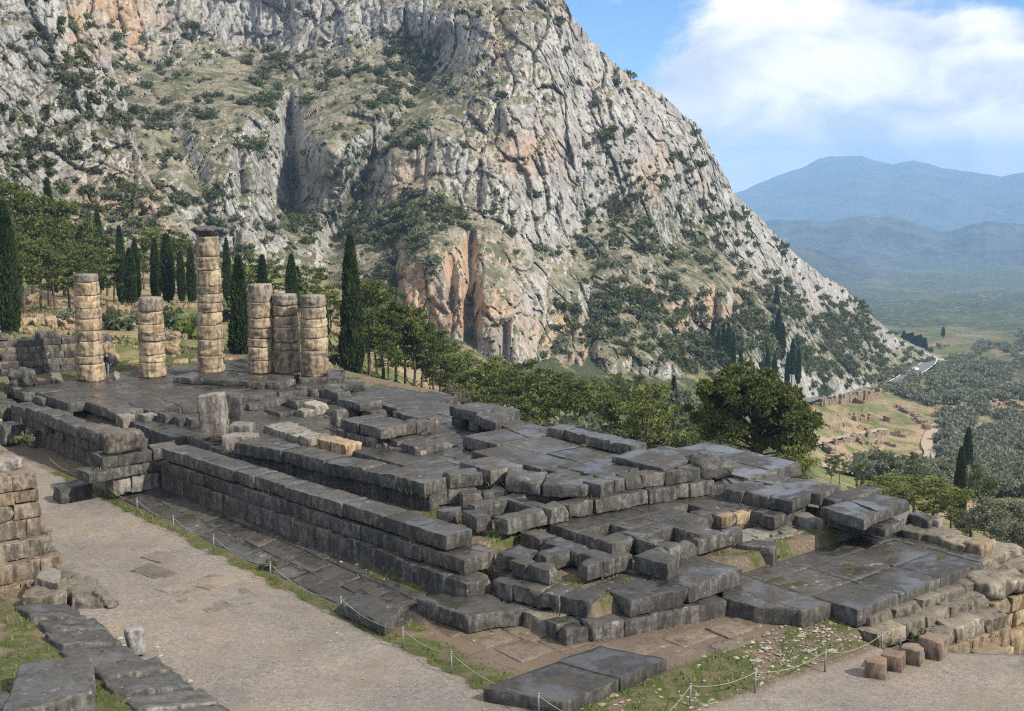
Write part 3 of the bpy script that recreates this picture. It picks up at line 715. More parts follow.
def wall(name, u, v, z, label, cat='wall', group=None): return empty(name, W(u, v, z), label, cat, group)
def solo(name, quad, z0, z1, label, cat='stone block', mat=None, group=None, **kw):
    o = stone(name, quad, z0, z1, mat, **kw); return tag(o, label, cat, group)
# ================================================================== TEMPLE FOUNDATIONS
# north wall: projecting coping over two courses
t = wall('foundation_wall', 13, .6, -2, 'long dark ashlar wall with projecting top course, facing the wet paving and the path')
row(t, (24.47, -.32), (3.28, 1.39), 1.3, 0, .58, 10, name='coping_block', chip=.5, rough=.022, jit=.02, dz=.012, seed=1)
row(t, (24.5, -.42), (2.10, 1.24), 1.3, -.635, .6, 11, name='block', jit=.015, rough=.022, chip=.5, dz=.012, seed=2)
row(t, (24.5, -.46), (1.2, .74), 1.2, -1.24, 1.0, 16, name='block', jit=.06, chip=.8, seed=3)
# its continuation to the far corner
t = wall('foundation_wall', 33, -1.5, -2, 'low broken dark wall running from the boulder pile back towards the columns')
row(t, (41.5, -1.9), (27.0, -1.15), 1.3, -.05, .62, 8, jit=.22, dz=.10, chip=1.1, rough=.05, seed=4)
row(t, (41.5, -1.75), (26.6, -1.2), 1.1, -.68, .62, 9, jit=.2, dz=.05, chip=1, seed=5, skip=(2,))
row(t, (41.5, -1.6), (26.8, -1.1), 1.0, -1.3, 1.0, 10, jit=.16, seed=6)
t = wall('foundation_wall', 44, -1.6, -2, 'heap of rough dark blocks at the far left corner of the temple floor')
for u0, v0, du, dv, z, h in ((42.4, -2.6, 1.5, 1.2, -.45, .7), (44.3, -3.2, 1.6, 1.3, -.5, .7), (46.3, -3.1, 1.7, 1.1, -.25, .8), (42.6, -1.2, 1.4, .9, -.1, .6), (44.6, -1.5, 1.6, 1.0, .0, .6), (40.9, -4.0, 1.3, 1.1, -1.2, .7), (42.8, -4.3, 1.5, .9, -1.1, .8), (46.8, -1.4, 1.9, 1.1, .02, .7), (39.2, -3.0, 1.2, .9, -1.25, .7)):
    stone('block', rect(u0, u0 + du, v0, v0 + dv), -2.4 if z < -.3 else z - h, z, GREY, t, rough=.06, chip=1.2, r=.07)

t = wall('stone_floor', 12, -2, -2.4, 'strip of dark wet worn paving between the rope fence and the long north wall', 'paved floor')
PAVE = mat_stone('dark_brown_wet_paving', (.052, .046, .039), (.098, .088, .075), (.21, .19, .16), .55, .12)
rs = np.random.RandomState(21)
for k_, (va, vb) in enumerate(((-3.55, -2.6), (-2.58, -1.55), (-1.53, -.15))):
    uu = 2.2 + rs.uniform(0, 1)
    while uu < 24:
        lu = rs.uniform(1.0, 2.6); o_ = (uu - 13) * -.05 if k_ == 2 else 0; zc = sz(uu + lu / 2, (va + vb) / 2) - .035
        if rs.rand() < .96: stone('slab', [W(uu + .03, va + rs.uniform(0, .15)), W(uu + lu - .03, va + rs.uniform(0, .15)), W(uu + lu - .03 + rs.uniform(-.2, .1), vb + o_ + (.4 if k_ == 2 else 0)), W(uu + rs.uniform(-.1, .1), vb + o_ + (.4 if k_ == 2 else 0))], zc - .4, zc + .085 + rs.uniform(-.012, .012), PAVE, t, rough=.014, chip=.9, r=.02, tilt=(0, -.16 * (vb - va)))
        uu += lu
t = wall('stone_floor', -4.6, 2, -2.6, 'worn brownish flagstones lying flush in the wet ground before the lowest step', 'paved floor')
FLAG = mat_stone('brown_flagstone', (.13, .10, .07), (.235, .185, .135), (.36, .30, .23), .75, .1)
for u0, v0, du, dv in ((-3.4, -1.8, 1.6, 1.5), (-1.7, -1.9, 1.7, 1.4), (-3.6, -.2, 1.3, 1.5), (-2.2, -.4, 1.6, 1.2), (-5.4, -.1, 1.6, 1.6), (-5.6, 1.6, 1.0, 1.6), (-6.0, 3.3, 1.1, 1.8), (-6.4, 5.2, 1.2, 1.9), (-5.6, 7.0, .1, .1), (-6.9, 2.2, .9, 1.5), (-7.2, 4.0, .8, 1.7), (-.1, -2.2, 1.5, 1.6), (-.6, -.5, 1.6, .9)):
    if du > .2: stone('flagstone', [W(u0, v0), W(u0 + .05, v0 + dv - .05), W(u0 + du - .05, v0 + dv), W(u0 + du - .04, v0 + .06)], -2.9, sz(u0 + du / 2, v0 + dv / 2) + .05, FLAG, t, rough=.02, chip=1.2, r=.02)
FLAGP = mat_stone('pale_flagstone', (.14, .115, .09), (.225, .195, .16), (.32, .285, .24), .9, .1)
t = wall('stone_floor', 7, -8, -2.6, 'patch of pale worn flagstones set flush in the middle of the gravel path', 'paved floor')
for q_ in ([(196, 583), (222, 590), (248, 580), (222, 573)], [(165, 588), (192, 598), (218, 590), (190, 582)], [(222, 592), (250, 606), (275, 600), (248, 583)], [(140, 570), (165, 578), (188, 572), (160, 562)], [(186, 600), (218, 612), (246, 606), (220, 593)], [(150, 556), (172, 562), (190, 556), (168, 550)]):
    stone('flagstone', [at(x_ - 10, y_, -2.46) for x_, y_ in q_], -2.9, -2.475, FLAGP, t, rough=.03, chip=1.8, r=.02)
# stepped west end, lowest first
t = wall('foundation_step', -3.6, 4, -2.6, 'lowest of the three stone steps at the near corner of the temple, weathered and mossy', 'stone step')
row(t, (-2.2, 1.45), (-3.55, 1.15), .9, -1.88, .75, 2, mat=GREY, chip=1.2, rough=.04, seed=7)
row(t, (1.6, .95), (-2.15, 1.6), 1.0, -1.95, .8, 3, mat=CONG, chip=1.4, rough=.08, jit=.15, seed=180)
row(t, (-3.65, 1.25), (-4.85, 6.9), -1.9, -1.9, .75, 5, mat=GREY, chip=.9, rough=.03, seed=8)
t = wall('foundation_step', -2.5, 5, -2, 'middle stone step of the near temple corner, made of long dark blocks', 'stone step')
row(t, (1.2, 1.70), (-2.70, 2.72), 1.2, -1.25, .64, 4, seed=9, chip=.7)
row(t, (-3.85, 2.84), (-4.28, 5.38), -1.35, -1.25, .64, 1, seed=10, chip=1.4)
row(t, (-4.22, 5.46), (-4.12, 8.55), -2.2, -1.25, .64, 1, seed=11, chip=1.2)
row(t, (-2.62, 2.9), (-2.2, 8.3), -1.0, -1.38, .5, 4, seed=12)
t = wall('foundation_step', 0, 3, -1.3, 'upper step of block ends and beams round the open pits at the near temple corner', 'stone step')
stone('block', [W(2.05, 1.55), W(1.05, 1.8), W(1.15, 2.9), W(2.1, 2.8)], -1.25, -.66, GREY, t, chip=1.3, rough=.05)
row(t, (1.0, 1.92), (-.84, 2.24), .62, -.63, .61, 2, seed=13)
row(t, (-1.40, 3.05), (-1.44, 5.36), -.52, -.63, .61, 2, seed=14, chip=.8)
stone('block', [W(-3.2, 5.44), W(-3.02, 6.32), W(-1.55, 6.38), W(-1.66, 5.2)], -1.25, -.62, GREY, t, chip=.4)
row(t, (-1.95, 6.42), (-1.92, 11.3), -.45, -.63, .61, 5, seed=15)
row(t, (3.3, 1.75), (2.15, 1.65), .7, -.64, .6, 1, seed=16)
# beams of the grid
for i, (u0, u1, v0, v1, n) in enumerate(((.35, 1.08, 2.6, 4.72, 1), (-1.5, 3.4, 4.74, 5.62, 4), (-1.9, -.1, 7.62, 8.38, 2), (-1.9, -.1, 10.2, 11.25, 2), (-.08, .9, 5.64, 11.3, 4), (.32, 1.0, 11.32, 15.6, 3))):
    if u1 - u0 > v1 - v0: row(t, (u1, v0), (u0, v0), v1 - v0, -.63 - .004 * i, .61, n, name='beam', seed=20 + i, jit=.01)
    else: row(t, (u0, v0), (u0, v1), -(u1 - u0), -.63 - .004 * i, .61, n, name='beam', seed=20 + i, jit=.01)
row(t, (.30, 11.35), (-.42, 15.2), -1.0, -.66, .58, 5, name='block', seed=27, jit=.06)
# flooring behind the pits
t = wall('stone_floor', 2, 9, -1.3, 'flat wet floor of grey slabs below the second row of blocks, with one open hole', 'paved floor')
for i, (u0, u1, v0, v1) in enumerate(((1.95, 3.7, 5.65, 7.6), (.92, 1.93, 7.55, 9.2), (1.95, 3.6, 7.62, 9.9), (.92, 1.93, 9.22, 11.3), (1.95, 3.5, 9.92, 12.3), (1.02, 3.3, 12.32, 14.0), (1.02, 3.0, 14.02, 15.8), (.92, 1.93, 5.66, 6.15))):
    stone('slab', rect(u0 + .012, u1 - .012, v0 + .012, v1 - .012), -1.2, -.645 - .006 * (i % 3), WETS, t, chip=.2, rough=.014, r=.02)
solo('stone_block', [W(-.55, 6.05), W(-.4, 6.65), W(.95, 6.6), W(.8, 6.1)], -1.2, -.60, 'small upright block standing between the open hole and the grassy pit') if False else None
# pit beds
# second tier: blocks with top at the wall level
t = wall('foundation_wall', 3.6, 9, -.7, 'middle row of large grey blocks crossing the temple in front of the sloping slab')
row(t, (3.38, 3.22), (3.45, 5.45), -.75, 0, .63, 1, seed=30, chip=.5)
row(t, (3.35, 5.52), (3.38, 6.55), -.85, 0, .63, 1, seed=31, chip=.8)
row(t, (3.46, 6.6), (3.40, 7.95), -.75, 0, .63, 1, seed=32)
row(t, (3.22, 8.0), (3.02, 10.9), -.9, .02, .63, 2, seed=33, chip=.7)
row(t, (2.98, 10.96), (2.36, 14.45), -.95, 0, .63, 3, seed=34)
row(t, (5.95, 3.6), (5.7, 6.4), -.75, -.02, .6, 2, seed=35)
row(t, (5.65, 3.55), (4.3, 3.25), .75, -.03, .6, 1, seed=36)
row(t, (4.2, 5.32), (5.9, 5.35), .8, -.05, .55, 1, seed=37)
row(t, (8.85, 3.2), (7.95, 5.35), -.8, .0, .6, 2, seed=38, chip=.8)
row(t, (7.2, 2.9), (6.6, 3.4), .9, -.12, .6, 1, seed=39, chip=1.2, rough=.06)
row(t, (7.6, 4.3), (6.9, 6.2), -.8, -.02, .6, 2, seed=40)
# third tier with its sloping paving
t = wall('stone_floor', 6, 10, -.1, 'broad raised floor of cracked grey slabs in the middle of the temple', 'paved floor')
stone('slab', [W(6.9, 6.0), W(5.3, 6.65), W(6.6, 8.3), W(8.2, 7.4)], 0, .58, GREY, t, chip=1.6, rough=.06, r=.08)
stone('slab', [W(5.3, 6.7), W(3.75, 7.9), W(4.9, 9.4), W(6.6, 8.3)], -.01, .55, GREY, t, chip=1.6, rough=.06, r=.08, tilt=(0, .05))
row(t, (3.32, 8.3), (3.55, 10.0), -.9, .60, .58, 2, name='block', seed=42, chip=1)
row(t, (3.55, 10.05), (2.66, 13.85), -.95, .60, .58, 4, name='block', seed=43)
for i, (u0, u1, v0, v1) in enumerate(((4.55, 7.2, 9.35, 11.2), (4.5, 7.0, 11.22, 13.0), (7.22, 9.6, 8.4, 10.6), (7.05, 9.4, 10.62, 13.0), (9.62, 12.0, 8.2, 10.4), (9.45, 12.2, 10.42, 13.2), (12.3, 15.0, 10.0, 13.0), (4.2, 6.9, 13.02, 15.6), (6.92, 9.2, 13.02, 14.4), (8.3, 10.6, 6.4, 8.3), (3.6, 4.5, 14, 16.0), (5.6, 7.1, 8.6, 9.33))):
    stone('slab', rect(u0 + .012, u1 - .012, v0 + .012, v1 - .012), -.05, .565 - .012 * (i % 3) - (.28 if v0 > 13 else 0), WETS, t, chip=.25, rough=.016, r=.02, tilt=(0, .0))
solo('stone_slab', [at(612, 456, .9), at(664, 471, .62), at(694, 460, .62), at(640, 447, .95)], .5, .80, 'wedge shaped slab tilted up on the raised floor, below the long row of beams', 'stone slab', rough=.03, chip=.6, tilt=(-.18, 0))
solo('boulder', [W(2.7, 13.9), W(2.2, 15.6), W(3.9, 16.0), W(4.4, 14.4)], -.1, .88, 'rough dark rounded boulder at the right end of the raised floor', 'boulder', rough=.16, r=.28, chip=2.5)
# inner wall
t = wall('foundation_wall', 14, 3.6, -1, 'inner dark wall of two courses, parallel to the long north wall and slightly bowed')
W2 = [(21.2, 1.9), (18.2, 2.75), (15.0, 3.25), (12.5, 3.7), (10.5, 4.1), (8.75, 4.35)]
for i in range(5):
    row(t, W2[i], W2[i + 1], 1.45, .60 - .015 * i, .58, 2, seed=50 + i, chip=.7)
    a, b = np.array(W2[i]), np.array(W2[i + 1]); o = np.array((.02, .14))
    row(t, a + o, b + o, 1.2, 0, 1.0, 2, seed=60 + i)
row(t, (8.66, 4.42), (8.2, 5.85), -1.0, .59, .56, 2, seed=56, chip=1)
# upright posts set in a row at its far end
for i, (px, py) in enumerate(((263, 441), (278, 447), (292, 452))):
    c = at(px, py, .55); u, v = UV(c)
    stone('block', rect(u, u + .65, v, v + .9), -.9, .55, GREY, t, chip=.4)
# stacked remains behind
t = wall('foundation_wall', 19, 9.5, 0, 'square stack of dark blocks two courses high behind the pale rubble row')
row(t, (21.2, 8.9), (17.75, 9.1), 2.2, .9, .56, 4, seed=70)
row(t, (17.7, 9.15), (18.25, 11.2), -.9, .9, .56, 2, seed=71)
row(t, (21.4, 8.75), (18.1, 8.95), 2.2, .33, 1.0, 4, seed=72)
row(t, (18.05, 9.3), (15.2, 9.05), 1.8, .30, .6, 2, seed=73, chip=.8)
stone('slab', rect(18.6, 21.0, 9.9, 11.3), .3, .93, GREY, t, chip=1.0)
t = wall('foundation_wall', 18, 8, -1, 'row of pale weathered ochre blocks in the middle of the temple')
row(t, (20.5, 7.65), (15.3, 8.4), .85, .02, .6, 6, mat=PALE, seed=74, chip=1.4, rough=.07, jit=.08)
row(t, (20.2, 7.45), (15.2, 8.2), .9, -.6, .5, 5, mat=TUFA, seed=75, chip=1, rough=.05, jit=.1)
row(t, (15.3, 8.5), (15.6, 10.2), -.8, -.02, .6, 2, mat=PALE, seed=76, chip=1.4, rough=.07)
t = wall('foundation_wall', 20, 6, -1, 'low ledge of pale and ochre blocks left of the pale row, near the broken pedestal')
row(t, (25.5, 6.2), (21.0, 6.2), 1.5, .1, .6, 5, mat=PALE, seed=77, chip=1.2, rough=.07, jit=.12)
row(t, (20.6, 6.0), (18.2, 6.1), 1.0, .22, .62, 2, mat=TUFA, seed=78, chip=.8, rough=.04)
row(t, (21.4, 5.2), (18.6, 5.5), .9, -.3, .5, 2, mat=TUFA, seed=79, chip=.8, rough=.05)
t = wall('foundation_wall', 17, 13, 0, 'two big cap slabs laid over blocks with dark gaps, on the far south side')
stone('slab', [W(19.9, 12.9), W(17.6, 13.0), W(17.8, 15.0), W(20, 14.9)], .45, .98, GREY, t, chip=.8)
stone('slab', [W(17.55, 12.7), W(15.1, 12.2), W(15.7, 13.95), W(17.6, 14.6)], .42, .90, GREY, t, chip=.8)
for u0, v0 in ((19.0, 13.0), (17.5, 13.0), (15.4, 12.6), (18.2, 14), (16.4, 13.4)): stone('block', rect(u0, u0 + .8, v0, v0 + .9), -.1, .42, GREY, t, chip=.8)
t = wall('foundation_wall', 14, 13.8, 0, 'single course of dark beams running on from the cap slabs')
row(t, (15.9, 14.0), (12.3, 13.4), 1.1, .62, .6, 2, seed=80)
t = wall('foundation_wall', 9, 14.8, 0, 'long straight row of beams along the skyline against the green trees')
row(t, (12.5, 14.5), (6.6, 14.45), 1.0, .98, .5, 4, seed=81, chip=.5)
row(t, (12.2, 14.7), (6.9, 14.7), .9, .47, .5, 4, seed=82, skip=(1,), chip=.8)
t = wall('stone_floor', 10, 17, -.6, 'sunlit strip of wet slabs along the far south edge of the temple', 'paved floor')
for i, (u0, u1, v0, v1) in enumerate(((1.7, 4.0, 16.0, 18.0), (4.02, 6.6, 16.0, 18.0), (6.62, 8.8, 15.6, 18.2), (2.0, 5.2, 18.02, 20.3), (5.22, 8.0, 18.22, 20.4))):
    stone('slab', rect(u0, u1, v0 + .01, v1 - .01), -.6, -.05 + .01 * (i % 2), WETS, t, chip=.4, rough=.02)
t = wall('stone_floor', 0, 18, -1.9, 'square platform of wet slabs on the south side with a recessed lower course', 'paved floor')
row(t, (1.75, 15.85), (-1.45, 16.5), 1.9, -.1, .55, 3, mat=WETS, name='slab', seed=83, gap=.006)
row(t, (1.7, 17.8), (-1.55, 18.4), 1.9, -.105, .55, 3, mat=WETS, name='slab', seed=84, gap=.006)
row(t, (1.7, 16.05), (-1.2, 16.6), 3.0, -.66, .5, 4, seed=85, jit=.08)
row(t, (1.7, 16.0), (-1.1, 16.6), 3.0, -1.16, 1.0, 4, seed=86, jit=.08)
row(t, (2.4, 14.2), (1.5, 15.8), -1.0, -.2, 1.3, 2, seed=87, jit=.1, chip=.8)
t = wall('stone_floor', -4, 17, -2, 'two thick tilted slabs, one with a pale end, stepping down to the great wet platform', 'paved floor')
stone('slab', [W(-2.6, 15.45), W(-5.0, 15.1), W(-4.75, 16.55), W(-2.9, 17.1)], -.80, -.34, WETS, t, chip=.4)
stone('slab', [W(-2.9, 17.15), W(-4.7, 16.6), W(-4.5, 19.25), W(-3.0, 19.0)], -.80, -.33, WETS, t, chip=.3)
stone('slab', [W(-2.4, 16.0), W(-5.1, 16.5), W(-4.9, 18.1), W(-2.6, 18.6)], -1.34, -.95, GREY, t, chip=.5)
stone('slab', [W(-1.6, 16.8), W(-2.5, 16.6), W(-2.6, 20), W(-1.6, 20)], -1.2, -.35, WETS, t, chip=.5)
# great wet platform
t = wall('stone_floor', -6, 14, -2.6, 'great flat platform of wet slabs with small grassy sockets, right of the steps', 'paved floor')
ue = [(-8.55, -6.5), (-6.5, -4.4), (-4.4, -2.3)]; ve = [9.65, 12.3, 15.1, 18.2]
for i, (u0, u1) in enumerate(ue):
    for j in range(3):
        stone('slab', rect(u0 + .006, u1 - .006, ve[j] + .006, ve[j + 1] - .006), -2.55, -1.90 - .004 * ((i + j) % 2), WETS, t, chip=.22, rough=.014, r=.03)
stone('slab', [W(-5.95, 18.22), W(-5.9, 19.8), W(-2.4, 20.4), W(-2.4, 18.22)], -2.5, -1.905, WETS, t, chip=.6, rough=.03)
stone('slab', [W(-8.5, 18.22), W(-8.2, 18.9), W(-6.0, 19.7), W(-6.0, 18.22)], -2.5, -1.9, WETS, t, chip=.9, rough=.03)
stone('slab', [W(-7.35, 8.0), W(-7.5, 9.6), W(-3.0, 9.62), W(-3.2, 8.2)], -2.55, -1.89, WETS, t, chip=1.2, rough=.03, r=.06)
stone('slab', [W(-5.9, 7.1), W(-7.2, 8.05), W(-3.3, 8.2), W(-4.6, 6.95)], -2.55, -1.88, WETS, t, chip=1.2, rough=.03, r=.06)
SOIL = MT('socket_soil', .95, .1); SOIL.col(SOIL.mix(SOIL.noise(9, 4), (.025, .022, .015), (.075, .075, .03))); SOIL = SOIL.m
def socket(px, py, z, su, sv, parent):
    u, v = uvp(px, py, z); rs = np.random.RandomState(int(px)); k = 14; vs = [W(u, v, z + .035)]; fs = []
    for i in range(k):
        a = 6.283 * i / k; r_ = rs.uniform(.7, 1.15); vs.append(W(u + su * r_ * math.cos(a), v + sv * r_ * math.sin(a), z - .03))
    fs = [(0, 1 + i, 1 + (i + 1) % k) for i in range(k)]
    obj('socket', mesh('socket', np.array(vs) - np.array(parent.location), fs, SOIL), parent)
for px, py, su, sv in ((888, 570, .22, .3), (862, 547, .14, .3), (868, 552, .16, .3), (889, 552, .16, .35), (894, 559, .16, .3), (849, 547, .14, .25), (931, 567, .14, .4), (846, 565, .2, .3), (850, 571, .15, .35), (827, 563, .12, .2), (776, 579, .25, .4), (784, 586, .2, .4), (800, 583, .2, .35), (941, 558, .14, .4), (905, 540, .14, .3), (916, 545, .16, .35), (826, 572, .1, .25)):
    socket(px, py, -1.885, su * 1.35, sv * 1.35, t)
# ochre masonry under and beside
t = wall('foundation_wall', -2.2, 12.5, -2, 'small retaining wall of ochre blocks under the end of the slab floor')
row(t, (-.1, 12.1), (-.75, 15.1), -.9, -1.22 + .0, .5, 4, mat=TUFA, seed=90, rough=.04, chip=.8)
row(t, (-1.7, 11.4), (-2.1, 14.6), -1.2, -1.3, .55, 4, mat=PALE, seed=91, rough=.04, chip=.8)
row(t, (-.2, 12), (-.7, 15), -.8, -.70, .5, 4, mat=TUFA, seed=92, rough=.03)
t = wall('foundation_wall', -3, 16, -2, 'pale block row edging the patch of grass beside the great platform')
row(t, (-2.35, 11.9), (-2.2, 16.3), -.9, -1.42, .6, 5, mat=PALE, seed=93, rough=.05, chip=1)
for q, lab in (((797, 517, 823, 520), 'left one of two squarish pale blocks on the grass patch'), ((820, 512, 838, 516), 'right one of two squarish pale blocks on the grass patch, nearer the tilted slabs')):
    a, b = uvp(q[0], q[1], -1.0), uvp(q[2], q[3], -1.0)
    solo('stone_block', [W(*a), W(*b), W(b[0] + 1.0, b[1] + .3), W(a[0] + 1.0, a[1] + .3)], -1.6, -.95, lab, mat=PALE, rough=.04, chip=1)
solo('stone_block', [W(-2.0, 10.8), W(-3.4, 11.35), W(-2.85, 12.4), W(-1.9, 11.9)], -1.95, -1.22, 'single dark cube of stone standing on the near edge of the great wet platform', chip=.6)
solo('stone_slab', [at(483, 688, -2.08), at(562, 703, -2.08), at(619, 680, -2.08), at(556, 662, -2.08)], -2.5, -2.07, 'left half of the broken flat slab lying on wet ground nearest the rope fence corner', 'stone slab', mat=WETS, chip=.4, rough=.016)
solo('stone_slab', [at(557, 661, -2.06), at(621, 679, -2.06), at(667, 659, -2.06), at(600, 646, -2.06)], -2.5, -2.05, 'right half of the broken flat slab, cracked from its twin by the rope fence', 'stone slab', mat=WETS, chip=.6, rough=.02)
solo('stone_slab', [at(415, 596, -1.75), at(468, 615, -1.75), at(526, 606, -1.75), at(470, 586, -1.75)], -2.45, -1.78, 'broad rough slab lying at the foot of the near wall corner', 'stone slab', chip=1.6, rough=.05, r=.07)
solo('stone_slab', [at(340, 603, -2.0), at(385, 625, -2.0), at(404, 606, -2.0), at(360, 588, -2.0)], -2.45, -2.0, 'low rough slab beside the rope fence at the end of the dark paving', 'stone slab', chip=1.8, rough=.05, r=.07)

# columns' floor
t = wall('stone_floor', 40, 6, -.7, 'wide paved temple floor in front of the standing columns, dark and wet', 'paved floor')
rs = np.random.RandomState(12)
us = [34.6, 37.0, 39.3, 41.6, 43.9, 46.2, 48.6]
for i in range(6):
    vv = -.8 if i > 1 else .3
    while vv < 15.5:
        wv = rs.uniform(1.5, 2.6); v1 = min(vv + wv, 16.2); f_ = rs.uniform(-.5, .3) if i == 0 else 0
        stone('slab', rect(us[i] + f_, us[i + 1] - .01, vv, v1 - .012), -.55, rs.uniform(-.012, .012), WETS, t, chip=1.2 if i == 0 else .2, rough=.05 if i == 0 else .018, r=.06 if i == 0 else .02); vv = v1
t = wall('stone_floor', 30, 8, -1.3, 'lower floor of dark slabs between the inner walls and the column floor', 'paved floor')
for i, u0 in enumerate((21.6, 24.4, 27.2, 30.0, 32.6)):
    vv = .9 + .1 * i if i < 2 else .2
    while vv < 17:
        wv = rs.uniform(1.8, 2.8)
        stone('slab', rect(u0, u0 + (2.75 if i < 4 else 2.2), vv, vv + wv - .015), -1.2, -.22 + rs.uniform(-.05, .04) - (.25 if i == 4 else 0), WETS, t, chip=.4, rough=.025); vv += wv
t = wall('stone_floor', 13, 9, -1.3, 'sunken floor of dark slabs round the inner stacks of blocks', 'paved floor')
for u0 in (10.9, 13.4, 15.9, 18.5):
    vv = 5.6
    while vv < 15.2:
        wv = rs.uniform(1.8, 2.8)
        stone('slab', rect(u0, u0 + 2.5, vv, vv + wv - .015), -1.2, -.12 + rs.uniform(-.05, .05), WETS, t, chip=.4, rough=.025); vv += wv
# upper step carrying the columns
t = wall('foundation_step', 41, 12, 0, 'raised step of dark blocks carrying the four right hand columns', 'stone step')
row(t, (43.2, 9.0), (36.4, 13.0), 2.2, .42, .42, 6, seed=100)
row(t, (36.3, 13.1), (34.6, 15.2), -3.0, .45, .45, 2, seed=101)
row(t, (43.5, 10.4), (37.6, 14.0), 3.4, .415, .41, 5, mat=WETS, seed=102)
row(t, (35.0, 12.2), (32.6, 15.8), -1.4, .18, .4, 3, seed=103, chip=1)
# row of square stubs
for i, (px, py, z, w_) in enumerate(((129, 416, .15, .75), (151, 415, .15, .8), (171, 414, .3, .8), (186, 417, .25, .8), (197, 419, .2, .7))):
    u, v = uvp(px, py, z)
    solo('stone_post', rect(u, u + .9, v - w_ / 2, v + w_ / 2), -.75, z, 'short square stone post in the row below the front edge of the column floor', 'stone post', group='square posts below the column floor', mat=PALE if i < 2 else GREY, chip=.5)
# scattered blocks between the columns and the far stacks
for i, (px, py, z, du, dv, h, lab) in enumerate((
        (322, 405, .35, 1.5, 1.0, .6, 'pale block lying left of the dark square stub below the right hand columns'), (345, 392, .55, 2.2, 1.0, .6, 'rough block at the right end of the column step'),
        (343, 410, .75, .8, .8, .9, 'squat dark block standing alone on the floor right of the column step'), (306, 400, .3, 1.3, 1.2, .5, 'flat rough block in front of the column step, left of its pale neighbour'),
        (276, 400, .2, 1.4, 1.5, .45, 'jagged block bridging the dark gap behind the broken pedestal'), (259, 404, .15, 1.1, 1.2, .4, 'small block propped at the left of the dark gap behind the pedestal'),
        (372, 402, .8, 2.4, 1.6, .45, 'dark cap slab resting on smaller stones right of the lone square stub'), (380, 411, .4, 1.0, 1.1, .5, 'grey stone under the edge of the dark cap slab'),
        (290, 412, -.02, 2.0, 1.2, .4, 'flat slab between the pedestal and the pale ledge'), (310, 411, .12, 1.2, .8, .5, 'small pale topped block behind the pale ledge'),
        (408, 407, .35, 1.6, 1.5, .5, 'low dark block behind the square stack'), (362, 408, .30, .9, .8, .6, 'stone supporting the left edge of the dark cap slab'))):
    u, v = uvp(px, py, z)
    solo('stone_block', rect(u, u + du, v - dv / 2, v + dv / 2), z - h, z, lab, mat=PALE if i in (0, 9) else GREY, chip=1.2, rough=.05, r=.06)

